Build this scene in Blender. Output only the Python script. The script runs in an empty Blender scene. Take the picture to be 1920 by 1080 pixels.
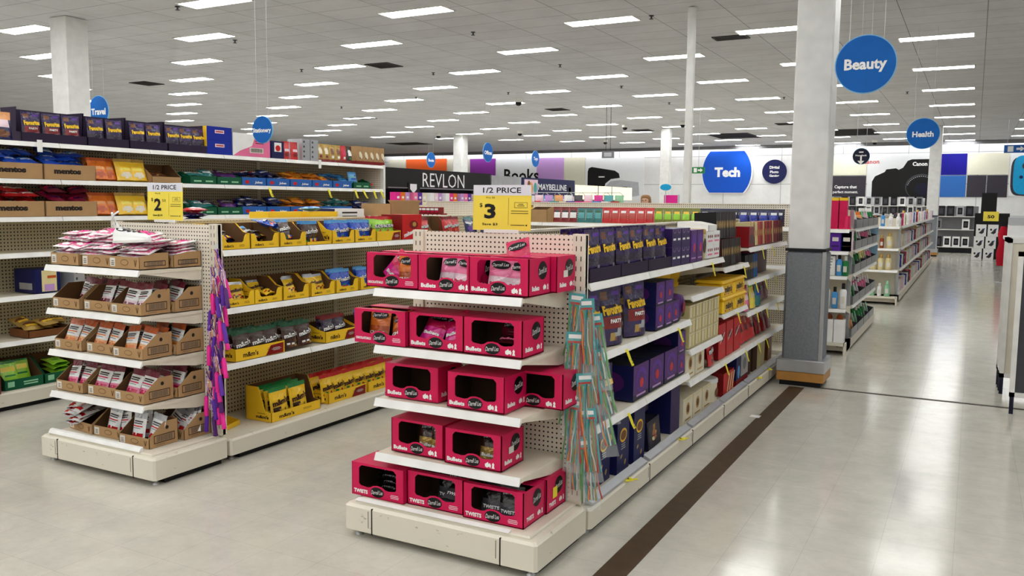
import bpy, math, random
from mathutils import Matrix, Vector
from mathutils.geometry import tessellate_polygon
RND = random.Random(11)
SC = bpy.context.scene
COL = SC.collection
PI = math.pi
CEIL = 4.0

# ---------------------------------------------------------------- camera, world, exposure
cam_d = bpy.data.cameras.new('camera'); cam = bpy.data.objects.new('camera', cam_d); COL.objects.link(cam)
cam_d.sensor_width = 36.0; cam_d.lens = 1594.854 / 1920 * 36
cam_d.clip_start = .05; cam_d.clip_end = 200
r0 = (0.8789809, 0.4767729, 0.00895423); r1 = (0.05566711, -0.08394276, -0.99491446); r2 = (-0.47359661, 0.87500926, -0.10032465)
cam.matrix_world = Matrix(((r0[0], -r1[0], -r2[0], 0), (r0[1], -r1[1], -r2[1], 0), (r0[2], -r1[2], -r2[2], 1.55), (0, 0, 0, 1)))
SC.camera = cam
w = bpy.data.worlds.new('world'); SC.world = w; w.use_nodes = True
w.node_tree.nodes['Background'].inputs[0].default_value = (.8, .85, 1, 1); w.node_tree.nodes['Background'].inputs[1].default_value = .05
SC.view_settings.view_transform = 'Standard'; SC.view_settings.look = 'None'; SC.view_settings.gamma = 1
SC.view_settings.exposure = 0.0
LAMP = 22.5          # radiance of the ceiling lamp diffusers

# ---------------------------------------------------------------- materials
def lin(v):
    v /= 255.0
    return v / 12.92 if v <= .04045 else ((v + .055) / 1.055) ** 2.4
MATS = {}
def new_mat(name):
    m = bpy.data.materials.new(name); m.use_nodes = True; MATS[name] = m
    nt = m.node_tree; return m, nt, nt.nodes['Principled BSDF']
def nd(nt, t, **k):
    n = nt.nodes.new(t)
    for a, b in k.items(): setattr(n, a, b)
    return n
def mat(name, rgb, rough=.5, metal=0, var=.12, scale=9, spec=.28, coat=0):
    m, nt, b = new_mat(name)
    c = [lin(x) for x in rgb]
    tc = nd(nt, 'ShaderNodeTexCoord'); no = nd(nt, 'ShaderNodeTexNoise'); no.inputs['Scale'].default_value = scale; no.inputs['Detail'].default_value = 1
    mx = nd(nt, 'ShaderNodeMix', data_type='RGBA')
    nt.links.new(tc.outputs['Object'], no.inputs['Vector']); nt.links.new(no.outputs[0], mx.inputs[0])
    mx.inputs[6].default_value = (*[x * (1 - var) for x in c], 1); mx.inputs[7].default_value = (*[min(1, x * (1 + var)) for x in c], 1)
    nt.links.new(mx.outputs[2], b.inputs['Base Color'])
    b.inputs['Roughness'].default_value = rough; b.inputs['Metallic'].default_value = metal
    b.inputs['Specular IOR Level'].default_value = spec; b.inputs['Coat Weight'].default_value = coat
    return m
def foil(name):          # crinkled glossy wrapper in the colour of a plain material
    k = name + '_foil'
    if k not in MATS:
        src = MATS[name]; m = src.copy(); m.name = k; MATS[k] = m; nt = m.node_tree; b = nt.nodes['Principled BSDF']
        b.inputs['Roughness'].default_value = min(.27, b.inputs['Roughness'].default_value); b.inputs['Specular IOR Level'].default_value = .75
        tc = nt.nodes.new('ShaderNodeTexCoord'); no = nt.nodes.new('ShaderNodeTexNoise'); no.inputs['Scale'].default_value = 28; no.inputs['Detail'].default_value = 2; no.inputs['Distortion'].default_value = .8
        bp = nt.nodes.new('ShaderNodeBump'); bp.inputs['Strength'].default_value = .55; bp.inputs['Distance'].default_value = .012
        nt.links.new(tc.outputs['Object'], no.inputs['Vector']); nt.links.new(no.outputs[0], bp.inputs['Height']); nt.links.new(bp.outputs[0], b.inputs['Normal'])
    return k
def emit(name, rgb, s):
    m, nt, b = new_mat(name)
    b.inputs['Base Color'].default_value = (*[lin(x) for x in rgb], 1)
    b.inputs['Emission Color'].default_value = (*[lin(x) for x in rgb], 1); b.inputs['Emission Strength'].default_value = s
    return m
def film(name, rgb, alpha=.25):
    m, nt, b = new_mat(name)
    no = nd(nt, 'ShaderNodeTexNoise'); no.inputs['Scale'].default_value = 40
    bp = nd(nt, 'ShaderNodeBump'); bp.inputs['Strength'].default_value = .6; nt.links.new(no.outputs[0], bp.inputs['Height']); nt.links.new(bp.outputs[0], b.inputs['Normal'])
    b.inputs['Base Color'].default_value = (*[lin(x) for x in rgb], 1); b.inputs['Roughness'].default_value = .12; b.inputs['Alpha'].default_value = alpha
    return m
def m_scuff(name, rgb, dirt):
    m, nt, b = new_mat(name)
    tc = nd(nt, 'ShaderNodeTexCoord'); no = nd(nt, 'ShaderNodeTexNoise'); no.inputs['Scale'].default_value = 14; no.inputs['Detail'].default_value = 6; no.inputs['Roughness'].default_value = .7
    mp = nd(nt, 'ShaderNodeMapping'); mp.inputs['Scale'].default_value = (1, 1, 2.5)
    rp = nd(nt, 'ShaderNodeValToRGB'); e = rp.color_ramp.elements
    e[0].position = .27; e[0].color = (*[lin(x) for x in dirt], 1); e[1].position = .36; e[1].color = (*[lin(x) for x in rgb], 1)
    nt.links.new(tc.outputs['Object'], mp.inputs[0]); nt.links.new(mp.outputs[0], no.inputs['Vector']); nt.links.new(no.outputs[0], rp.inputs[0]); nt.links.new(rp.outputs[0], b.inputs['Base Color'])
    b.inputs['Roughness'].default_value = .45
def m_grid(name, rgb, line, bw, bh, mortar, rough, var=.06, off=0, axes='xy', nscale=3, spec=.5):
    m, nt, b = new_mat(name)
    tc = nd(nt, 'ShaderNodeTexCoord'); src = tc.outputs['Object']
    if axes == 'xz':
        mp = nd(nt, 'ShaderNodeMapping'); mp.inputs['Rotation'].default_value = (-PI / 2, 0, 0); nt.links.new(src, mp.inputs[0]); src = mp.outputs[0]
    br = nd(nt, 'ShaderNodeTexBrick', offset=off, squash=1); br.inputs['Scale'].default_value = 1
    br.inputs['Brick Width'].default_value = bw; br.inputs['Row Height'].default_value = bh; br.inputs['Mortar Size'].default_value = mortar; br.inputs['Mortar Smooth'].default_value = .1
    c = [lin(x) for x in rgb]
    br.inputs['Color1'].default_value = (*[x * (1 - var) for x in c], 1); br.inputs['Color2'].default_value = (*[min(1, x * (1 + var)) for x in c], 1); br.inputs['Mortar'].default_value = (*[lin(x) for x in line], 1)
    nt.links.new(src, br.inputs['Vector'])
    no = nd(nt, 'ShaderNodeTexNoise'); no.inputs['Scale'].default_value = nscale; no.inputs['Detail'].default_value = 8; no.inputs['Roughness'].default_value = .75
    nt.links.new(src, no.inputs['Vector'])
    rp = nd(nt, 'ShaderNodeMapRange'); rp.inputs[1].default_value = .3; rp.inputs[2].default_value = .7; rp.inputs[3].default_value = .88; rp.inputs[4].default_value = 1.08
    nt.links.new(no.outputs[0], rp.inputs[0])
    mx = nd(nt, 'ShaderNodeVectorMath', operation='SCALE'); nt.links.new(br.outputs[0], mx.inputs[0]); nt.links.new(rp.outputs[0], mx.inputs['Scale'])
    nt.links.new(mx.outputs[0], b.inputs['Base Color']); b.inputs['Roughness'].default_value = rough; b.inputs['Specular IOR Level'].default_value = spec
    return m, nt, b, no
def m_peg(name, rgb, axes, p=.0225, r=.26, hole=(40, 34, 26)):
    m, nt, b = new_mat(name)
    tc = nd(nt, 'ShaderNodeTexCoord'); sp = nd(nt, 'ShaderNodeSeparateXYZ'); nt.links.new(tc.outputs['Object'], sp.inputs[0])
    outs = []
    for a in axes:
        mu = nd(nt, 'ShaderNodeMath', operation='MULTIPLY'); mu.inputs[1].default_value = 1 / p; nt.links.new(sp.outputs[a], mu.inputs[0])
        fr = nd(nt, 'ShaderNodeMath', operation='FRACT'); nt.links.new(mu.outputs[0], fr.inputs[0])
        su = nd(nt, 'ShaderNodeMath', operation='SUBTRACT'); su.inputs[1].default_value = .5; nt.links.new(fr.outputs[0], su.inputs[0])
        sq = nd(nt, 'ShaderNodeMath', operation='MULTIPLY'); nt.links.new(su.outputs[0], sq.inputs[0]); nt.links.new(su.outputs[0], sq.inputs[1]); outs.append(sq)
    ad = nd(nt, 'ShaderNodeMath', operation='ADD'); nt.links.new(outs[0].outputs[0], ad.inputs[0]); nt.links.new(outs[1].outputs[0], ad.inputs[1])
    lt = nd(nt, 'ShaderNodeMath', operation='LESS_THAN'); lt.inputs[1].default_value = r * r; nt.links.new(ad.outputs[0], lt.inputs[0])
    mx = nd(nt, 'ShaderNodeMix', data_type='RGBA'); nt.links.new(lt.outputs[0], mx.inputs[0])
    mx.inputs[6].default_value = (*[lin(x) for x in rgb], 1); mx.inputs[7].default_value = (*[lin(x) for x in hole], 1)
    nt.links.new(mx.outputs[2], b.inputs['Base Color']); b.inputs['Roughness'].default_value = .5

fm, fnt, fb, fno = m_grid('floor_vinyl', (203, 199, 188), (188, 183, 172), .3, .3, .0014, .2, .025, 0, nscale=6, spec=.6)
fr_ = nd(fnt, 'ShaderNodeMapRange'); fr_.inputs[3].default_value = .09; fr_.inputs[4].default_value = .2; fnt.links.new(fno.outputs[0], fr_.inputs[0]); fnt.links.new(fr_.outputs[0], fb.inputs['Roughness'])
m_grid('ceiling_tile', (206, 206, 210), (128, 128, 132), .97, .52, .005, .9, .03, nscale=1.2, spec=.1)
m_grid('wall_panel', (240, 240, 240), (170, 172, 176), 2.4, 1.2, .012, .6, .01, axes='xz', nscale=.7)
m_scuff('scuffed', (226, 219, 203), (92, 78, 62))
m_peg('peg_cream', (238, 230, 214), (0, 2), r=.2); m_peg('peg_side', (208, 196, 164), (1, 2), .027, .22); m_peg('peg_grey', (206, 192, 162), (1, 2), .03)
mat('stripe_wood', (78, 62, 45), .4, scale=14, var=.3); mat('joint', (70, 64, 58), .6)
for n, c, *k in [('white', (238, 236, 232)), ('rail', (243, 242, 240), .35), ('cream', (228, 220, 203), .45), ('wallwhite', (236, 236, 236), .7), ('pillarwhite', (226, 226, 225), .55),
    ('carpet_grey', (128, 132, 138), .95, 0, .25, 90), ('steel', (190, 192, 196), .3, .8), ('oak', (190, 135, 70), .45, 0, .2, 12), ('blackmat', (22, 22, 24), .6), ('dark', (38, 34, 34), .6),
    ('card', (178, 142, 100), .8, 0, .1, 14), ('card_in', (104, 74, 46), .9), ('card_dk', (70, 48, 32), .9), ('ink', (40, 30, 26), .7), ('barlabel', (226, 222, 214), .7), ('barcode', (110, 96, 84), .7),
    ('pink', (212, 20, 84), .42, 0, .08), ('pink_lt', (240, 120, 165), .35), ('pinkwhite', (246, 214, 226), .35), ('magenta', (236, 40, 150), .4), ('black', (16, 14, 16), .4), ('purewhite', (250, 250, 250), .4),
    ('yellow', (247, 200, 44), .4, 0, .06), ('yellow_sign', (248, 226, 84), .5, 0, .04), ('tag', (250, 232, 60), .5), ('sign_grey', (228, 230, 240), .5, 0, .03), ('orange', (236, 122, 34), .38), ('orange_dk', (196, 86, 30), .4),
    ('purple', (44, 24, 84), .4, 0, .2), ('purple_dk', (40, 26, 54), .55), ('purple_md', (82, 34, 110), .4), ('violet', (92, 40, 160), .4), ('maroon', (118, 16, 46), .4), ('maroon_dk', (70, 14, 24), .45),
    ('red', (206, 26, 32), .36), ('red_dk', (130, 16, 22), .4), ('blue', (22, 74, 190), .35), ('blue_lt', (80, 160, 226), .35), ('navy', (24, 28, 84), .4), ('navy_dk', (16, 18, 44), .4), ('royal', (10, 40, 160), .4),
    ('teal', (40, 120, 122), .4), ('green', (28, 128, 62), .4), ('green_dk', (14, 88, 58), .45), ('lime', (150, 214, 50), .38), ('olive', (120, 128, 40), .45), ('brown', (60, 30, 22), .38), ('brown_md', (120, 72, 40), .4), ('gold', (196, 160, 84), .3, .4), ('goldbox', (206, 192, 140), .4),
    ('creambox', (236, 226, 200), .5), ('silver', (190, 192, 198), .3, .5), ('grey', (130, 130, 134), .6), ('grey_dk', (72, 72, 78), .6), ('tray_grey', (120, 122, 124), .3), ('cyan', (20, 160, 214), .45), ('sign_blue', (2, 96, 182), .6), ('sign_edge', (130, 190, 230), .5),
    ('skin', (214, 168, 142), .55), ('hair', (150, 112, 76), .7), ('cloth', (96, 100, 120), .9), ('amberbag', (232, 140, 36), .35), ('peach', (240, 170, 110), .4), ('mint', (150, 210, 170), .4), ('wire', (200, 202, 206), .3, .7), ('slate', (58, 54, 64), .5), ('lilac', (196, 150, 214), .5), ('posterblue', (40, 100, 180), .5),
    ('palesky', (160, 204, 236), .5), ('clearstraw', (205, 215, 205), .25), ('amberstraw', (190, 130, 70), .3), ('aqua', (84, 168, 172), .35), ('strawred', (190, 70, 62), .35), ('straworange', (240, 140, 50), .35), ('strawgreen', (104, 160, 96), .35), ('amber', (150, 70, 24), .3), ('ivory', (232, 216, 160), .5), ('fabricred', (190, 20, 44), .9)]:
    mat(n, c, *k)
film('film', (240, 248, 248), .13); film('acrylic', (225, 235, 245), .35)
emit('lamp', (252, 253, 250), LAMP); emit('lightbox', (255, 246, 208), .75); emit('wash', (255, 255, 255), 9)
for n, c in [('lb_orange', (255, 110, 50)), ('lb_purple', (150, 60, 170)), ('lb_lilac', (205, 160, 225)), ('lb_cream', (230, 228, 208)), ('lb_navy', (16, 10, 140)), ('lb_blue', (50, 110, 190)), ('lb_white', (240, 242, 245)), ('techblue', (10, 84, 200))]: mat(n, c, .5, 0, .03)

# ---------------------------------------------------------------- mesh builder
_TX = {}
def textgeo(s, bold=0.0):
    k = (s, bold)
    if k not in _TX:
        cu = bpy.data.curves.new('t', 'FONT'); cu.body = s; cu.size = 1; cu.resolution_u = 2; cu.offset = bold; cu.align_x = 'LEFT'
        ob = bpy.data.objects.new('t', cu); COL.objects.link(ob); bpy.context.view_layer.update()
        me = bpy.data.meshes.new_from_object(ob.evaluated_get(bpy.context.evaluated_depsgraph_get()))
        vs = [(v.co.x, v.co.y) for v in me.vertices]; fs = [tuple(p.vertices) for p in me.polygons]
        bpy.data.objects.remove(ob); bpy.data.curves.remove(cu); bpy.data.meshes.remove(me)
        x0 = min(v[0] for v in vs); x1 = max(v[0] for v in vs); y0 = min(v[1] for v in vs); y1 = max(v[1] for v in vs)
        _TX[k] = ([(v[0] - (x0 + x1) / 2, v[1] - (y0 + y1) / 2) for v in vs], fs, x1 - x0, y1 - y0)
    return _TX[k]
AX = {'f': ((1, 0, 0), (0, 0, 1), (0, -1, 0)), 'r': ((0, 1, 0), (0, 0, 1), (1, 0, 0)), 'l': ((0, -1, 0), (0, 0, 1), (-1, 0, 0)), 'b': ((-1, 0, 0), (0, 0, 1), (0, 1, 0)), 'u': ((1, 0, 0), (0, 1, 0), (0, 0, 1)), 'd': ((1, 0, 0), (0, -1, 0), (0, 0, -1))}
class MB:
    def __init__(s): s.v = []; s.f = []; s.m = []; s.sm = []
    def add(s, vs, fs, m, smooth=False):
        o = len(s.v); s.v += [tuple(p) for p in vs]
        for i, f in enumerate(fs):
            s.f.append(tuple(o + k for k in f)); s.m.append(m if isinstance(m, str) else m[i]); s.sm.append(smooth)
        return s
    def box(s, x0, x1, y0, y1, z0, z1, m, **fm):
        v = [(x0, y0, z0), (x1, y0, z0), (x1, y1, z0), (x0, y1, z0), (x0, y0, z1), (x1, y0, z1), (x1, y1, z1), (x0, y1, z1)]
        f = [(0, 1, 5, 4), (1, 2, 6, 5), (2, 3, 7, 6), (3, 0, 4, 7), (4, 5, 6, 7), (3, 2, 1, 0)]
        return s.add(v, f, [fm.get(k, m) for k in 'frblud'])
    def rbox(s, x0, x1, y0, y1, z0, z1, m, b=.004):      # box with bevelled vertical and top edges
        def ring(i, z): return [(x0 + i + b, y0 + i, z), (x1 - i - b, y0 + i, z), (x1 - i, y0 + i + b, z), (x1 - i, y1 - i - b, z), (x1 - i - b, y1 - i, z), (x0 + i + b, y1 - i, z), (x0 + i, y1 - i - b, z), (x0 + i, y0 + i + b, z)]
        return s.loft([ring(0, z0), ring(0, z1 - b), ring(b, z1)], m)
    def loft(s, rings, m, smooth=False, cap=True):
        n = len(rings[0]); vs = [p for r in rings for p in r]; fs = []
        for i in range(len(rings) - 1):
            for j in range(n): k = (j + 1) % n; fs.append((i * n + j, i * n + k, (i + 1) * n + k, (i + 1) * n + j))
        s.add(vs, fs, m if isinstance(m, str) else [m[i // n] for i in range(len(fs))], smooth)
        if cap:
            s.add(rings[0], [tuple(range(n - 1, -1, -1))], m if isinstance(m, str) else m[0]); s.add(rings[-1], [tuple(range(n))], m if isinstance(m, str) else m[-1])
        return s
    def lathe(s, prof, m, cx=0, cy=0, n=12, z0=0, smooth=True):
        return s.loft([[(cx + r * math.cos(2 * PI * k / n), cy + r * math.sin(2 * PI * k / n), z0 + z) for k in range(n)] for r, z in prof], m, smooth)
    def tube(s, pts, r, m, n=6):
        P = [Vector(p) for p in pts]; rings = []
        for i, p in enumerate(P):
            d = (P[min(i + 1, len(P) - 1)] - P[max(i - 1, 0)]).normalized()
            a = d.cross(Vector((0, 0, 1)) if abs(d.z) < .9 else Vector((1, 0, 0))).normalized(); b = d.cross(a)
            rr = r if not isinstance(r, (list, tuple)) else r[i]
            rings.append([tuple(p + a * rr * math.cos(2 * PI * k / n) + b * rr * math.sin(2 * PI * k / n)) for k in range(n)])
        return s.loft(rings, m, True)
    def plate(s, side, o, pts, m, th=0.0, hole=None, m2=None):  # flat polygon on a side ('f','r','l',..), origin o, 2d points; th > 0 gives it thickness inward
        ax, ay, an = [Vector(a) for a in AX[side]]; O = Vector(o)
        loops = [[Vector((p[0], p[1], 0)) for p in pts]] + ([[Vector((p[0], p[1], 0)) for p in hole]] if hole else [])
        tri = tessellate_polygon(loops); flat = [p for l in loops for p in l]
        A = [O + ax * p.x + ay * p.y for p in flat]
        s.add(A, tri, m)
        if th:
            B = [p - an * th for p in A]; s.add(B, tri, m2 or m); k0 = 0
            for l in loops:
                n = len(l)
                s.add(A[k0:k0 + n] + B[k0:k0 + n], [(i, (i + 1) % n, n + (i + 1) % n, n + i) for i in range(n)], m); k0 += n
        return s
    def rect(s, side, o, w, h, m):
        return s.plate(side, o, [(-w / 2, -h / 2), (w / 2, -h / 2), (w / 2, h / 2), (-w / 2, h / 2)], m)
    def oval(s, side, o, rx, ry, m, n=16, rot=0):
        c, q = math.cos(rot), math.sin(rot)
        return s.plate(side, o, [(rx * math.cos(2 * PI * k / n) * c - ry * math.sin(2 * PI * k / n) * q, rx * math.cos(2 * PI * k / n) * q + ry * math.sin(2 * PI * k / n) * c) for k in range(n)], m)
    def text(s, side, o, txt, w, h, m, bold=.03, slant=0, rot=0, proj=None, wave=0):
        vs, fs, tw, th = textgeo(txt, bold); ax, ay, an = [Vector(a) for a in AX[side]]; O = Vector(o)
        sx = w / tw; sy = h / th if h else sx; c, q = math.cos(rot), math.sin(rot); out = []
        for x, y in vs:
            x = x * sx + y * sy * slant; y = y * sy + wave * math.sin(x / w * PI)
            x, y = x * c - y * q, x * q + y * c
            p = O + ax * x + ay * y
            out.append(proj(p) if proj else p)
        return s.add(out, fs, m)
    def mesh(s, name):
        me = bpy.data.meshes.new(name); me.from_pydata(s.v, [], s.f)
        names = list(dict.fromkeys(s.m)); ix = {n: i for i, n in enumerate(names)}
        for n in names: me.materials.append(MATS[n])
        me.polygons.foreach_set('material_index', [ix[n] for n in s.m]); me.polygons.foreach_set('use_smooth', s.sm); me.update()
        return me
def tag(o, label=None, cat=None, group=None, kind=None):
    if label: o['label'] = label
    if cat: o['category'] = cat
    if group: o['group'] = group
    if kind: o['kind'] = kind
    return o
def obj(name, mb, parent=None, loc=None, label=None):     # world-space geometry; parent's location is taken off
    o = bpy.data.objects.new(name, None if mb is None else (mb.mesh(name) if isinstance(mb, MB) else mb)); COL.objects.link(o)
    if parent is not None:
        o.parent = parent
        if isinstance(mb, MB):
            off = Vector((0, 0, 0)); p = parent
            while p: off += p.location; p = p.parent
            o.data.transform(Matrix.Translation(-off))
    if loc is not None: o.location = loc
    if label: o['label'] = label
    return o
def empty(name, loc, label, cat, group=None):
    o = bpy.data.objects.new(name, None); COL.objects.link(o); o.location = loc; o.empty_display_size = .1
    return tag(o, label, cat, group)
def struct(name, mb): return tag(obj(name, mb), kind='structure')
def single(name, mb, label, cat, group=None, loc=None):
    if loc is None:            # put the origin at the base of the geometry
        xs = [v[0] for v in mb.v]; ys = [v[1] for v in mb.v]; zs = [v[2] for v in mb.v]
        loc = Vector(((min(xs) + max(xs)) / 2, (min(ys) + max(ys)) / 2, min(zs)))
        mb.v = [(a - loc.x, b - loc.y, c - loc.z) for a, b, c in mb.v]
    return tag(obj(name, mb, None, loc), label, cat, group)

# faces of the shelving: 'y' looks towards the camera (-Y), 'x' looks right (+X), 'n' looks left (-X)
class Face:
    def __init__(s, kind, front): s.k = kind; s.front = front; s.rz = {'y': 0, 'x': PI / 2, 'n': -PI / 2}[kind]
    def P(s, u, v, z): return {'y': (u, s.front + v, z), 'x': (s.front - v, u, z), 'n': (s.front + v, u, z)}[s.k]
ORD = ['first', 'second', 'third', 'fourth', 'fifth', 'sixth', 'seventh', 'eighth', 'ninth', 'tenth', 'eleventh', 'twelfth', 'thirteenth', 'fourteenth', 'fifteenth', 'sixteenth', 'seventeenth', 'eighteenth', 'nineteenth', 'twentieth']
def ordn(i): return ORD[i] if i < 20 else '%d%s' % (i + 1, {1: 'st', 2: 'nd', 3: 'rd'}.get((i + 1) % 10, 'th'))
PLACED = {}
def proto(name, cat, mb, parts=()):   # parts: (name, MB, label, subparts)
    return dict(name=name, cat=cat, mesh=mb.mesh(name), parts=[(p[0], p[1].mesh(p[0]), p[2] if len(p) > 2 else None) for p in parts])
def put(pr, face, u, z, look, shelf, v=0, tilt=0, yaw=0, roll=0, d=.05, jit=0):
    o = bpy.data.objects.new(pr['name'], pr['mesh']); COL.objects.link(o)
    z2 = z + (d * abs(math.sin(tilt)) if tilt < 0 else 0) + .0008
    o.location = face.P(u + RND.uniform(-jit, jit), v, z2); o.rotation_euler = (tilt, roll, face.rz + yaw + RND.uniform(-jit, jit) * 4)
    o['category'] = pr['cat']
    for n, me, lb in pr['parts']:
        c = bpy.data.objects.new(n, me); COL.objects.link(c); c.parent = o
        if lb: c['label'] = lb
    PLACED.setdefault((look, shelf), []).append(((-u if face.k == 'n' else u) + z * 1e-4 - v * 1e-3, o))
    return o
def finish_labels():
    for (look, shelf), L in PLACED.items():
        L.sort(key=lambda t: t[0])
        for i, (u, o) in enumerate(L):
            if len(L) == 1: o['label'] = '%s on %s' % (look, shelf)
            else:
                o['label'] = '%s, %s from left on %s' % (look, ordn(i), shelf); o['group'] = '%s row on %s' % (look, shelf)

# ---------------------------------------------------------------- product shapes (local: x right, y inward, z up, front at y = 0)
def sstep(a, b, x):
    x = max(0, min(1, (x - a) / (b - a))); return x * x * (3 - 2 * x)
def pouch(w, h, t, base, regs=(), texts=(), pillow=False, seed=1, nx=10, nz=14, mb=None, ox=0, oy=0, crk=.0022):
    rd = random.Random(seed); mb = mb or MB()
    def fz(b):
        if pillow: return math.sin(PI * max(0, min(1, (b - .05) / .9))) ** .6 if .05 < b < .95 else 0
        return (.78 + .22 * math.sin(PI * min(1, b * 1.3))) * (1 - sstep(.5, .93, b))
    def half(x, z):
        a = max(-1, min(1, 2 * (x - ox) / w)); b = z / h
        return max(.0006, t / 2 * (1 - abs(a) ** 3.2) * fz(b))
    def col(a, b):
        m = base
        for r in regs:
            if r[0] == 'e':
                if ((a - r[1]) / r[3]) ** 2 + ((b - r[2]) / r[4]) ** 2 < 1: m = r[5]
            elif r[0] <= a <= r[1] and r[2] <= b <= r[3]: m = r[4]
        return m
    jt = {(i, j): rd.uniform(-crk, crk) for i in range(nx + 1) for j in range(nz + 1)}
    for sg in (-1, 1):
        vs = []; fs = []; ms = []
        for j in range(nz + 1):
            for i in range(nx + 1):
                x = ox - w / 2 + w * i / nx; z = h * j / nz; hf = half(x, z)
                pin = 1 - .045 * math.sin(PI * j / nz) * (1 if 0 < j < nz else 0)
                vs.append((ox + (x - ox) * pin, oy + t / 2 + sg * (hf + (jt[i, j] if 0 < i < nx and 0 < j < nz else 0)) + rd.uniform(-crk, crk) * (1 if j >= nz - 1 else 0), z))
        for j in range(nz):
            for i in range(nx):
                k = j * (nx + 1) + i; fs.append((k, k + 1, k + nx + 2, k + nx + 1)); c_ = col((i + .5) / nx, (j + .5) / nz); ms.append(c_ if c_ == 'film' else foil(c_))
        mb.add(vs, fs, ms, True)
    for tx in texts:    # (text, cx01, cz01, w01, h01, mat, [bold, slant, rot])
        pr = lambda p: Vector((p.x, oy + t / 2 - half(p.x, p.z) - crk - .001, p.z))
        k = list(tx[6:]) + [.03, 0, 0][len(tx) - 6:]
        if tx[0] in ('OVAL', 'RECT'):
            n = 20; c = Vector((ox - w / 2 + tx[1] * w, 0, tx[2] * h))
            pts = [(tx[3] * w * math.cos(2 * PI * q / n), tx[4] * h * math.sin(2 * PI * q / n)) for q in range(n)] if tx[0] == 'OVAL' else [(-tx[3] * w, -tx[4] * h), (0, -tx[4] * h), (tx[3] * w, -tx[4] * h), (tx[3] * w, tx[4] * h), (0, tx[4] * h), (-tx[3] * w, tx[4] * h)]
            vs = [pr(c + Vector((a, 0, b))) + Vector((0, -.0005, 0)) for a, b in pts]; mb.add(vs + [pr(c) + Vector((0, -.0012, 0))], [(q, (q + 1) % len(pts), len(pts)) for q in range(len(pts))], tx[5])
        else:
            mb.text('f', (ox - w / 2 + tx[1] * w, 0, tx[2] * h), tx[0], tx[3] * w, tx[4] * h, tx[5], k[0], k[1], k[2], proj=lambda p: pr(p) + Vector((0, -.0022, 0)))
    return mb
def barlines(mb, side, o, w, n, m, gap=.006, hh=.0022, seed=0):   # unreadable small print as fine bars
    rd = random.Random(seed); ay = Vector(AX[side][1])
    for i in range(n): mb.rect(side, Vector(o) - ay * gap * i, w * rd.uniform(.6, 1), hh, m)
    return mb
def barcode(mb, side, o, w, h, m='barcode', seed=0):
    rd = random.Random(seed); ax = Vector(AX[side][0]); x = -w / 2
    while x < w / 2:
        q = rd.uniform(.002, .006); mb.rect(side, Vector(o) + ax * (x + q / 2), q, h, m); x += q + rd.uniform(.0015, .004)
    return mb
def box(w, d, h, m, **fm): return MB().box(-w / 2, w / 2, 0, d, 0, h, m, **fm)
def carton_tray(w, d, hf, hb, m, mi, slope=.45, t=.003, hs=None, cut=None, bottom=True):
    mb = MB(); hs = hs or hb
    mb.box(-w / 2 + t, w / 2 - t, t, d - t, 0.0005, t, mi)
    side = [(0, 0), (d, 0), (d, hb), (d * slope, hs), (0, hf)]
    mb.plate('r', (w / 2, 0, 0), side, m, t, m2=mi); mb.plate('l', (-w / 2, 0, 0), [(-a, b) for a, b in side], m, t, m2=mi)
    fp = [(-w / 2, 0), (w / 2, 0), (w / 2, hf)] + ([(w * .34, hf), (w * .27, hf * cut), (-w * .27, hf * cut), (-w * .34, hf)] if cut else []) + [(-w / 2, hf)]
    mb.plate('f', (0, 0, 0), fp, m, t, m2=mi); mb.plate('b', (0, d, 0), [(-w / 2, 0), (w / 2, 0), (w / 2, hb), (-w / 2, hb)], m, t, m2=mi)
    return mb

# ---------------------------------------------------------------- the building
XL, XR, YF, YB = -34.0, 7.0, -7.0, 36.8
struct('floor', MB().box(XL, XR, YF, YB, -.1, 0, 'floor_vinyl'))
struct('ceiling', MB().box(XL, XR, YF, YB, CEIL, CEIL + .1, 'ceiling_tile'))
struct('wall_back', MB().box(XL, XR, YB, YB + .1, 0, CEIL, 'wall_panel'))
struct('wall_left', MB().box(XL - .1, XL, YF, YB, 0, CEIL, 'wallwhite')); struct('wall_right', MB().box(XR, XR + .1, YF, YB, 0, CEIL, 'wallwhite')); struct('wall_front', MB().box(XL, XR, YF - .1, YF, 0, CEIL, 'wallwhite'))
struct('trim_1', MB().box(XL, XR, YB - .5, YB - .46, CEIL - .14, CEIL - .001, 'grey'))           # valance hiding the wall lamp
struct('trim_2', MB().box(-1.32, -1.195, -3, 7.45, .0005, .002, 'stripe_wood'))                  # inlaid strip along the aisle
struct('trim_3', MB().box(-1.12, 3.0, 7.49, 7.53, .0005, .003, 'joint'))                         # expansion joint across the aisle

def to_cam(x, y, z):
    q = (x, y, z - 1.55); return tuple(sum(a * b for a, b in zip(q, A)) for A in ((0.8789809, 0.4767729, 0.00895423), (0.05566711, -0.08394276, -0.99491446), (-0.47359661, 0.87500926, -0.10032465)))
def in_view(x, y, z, mx=80):
    a, b, c = to_cam(x, y, z)
    return c > .3 and -mx < 960 + 1594.85 * a / c < 1920 + mx and -mx < 540 + 1594.85 * b / c < 1080 + mx

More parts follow.
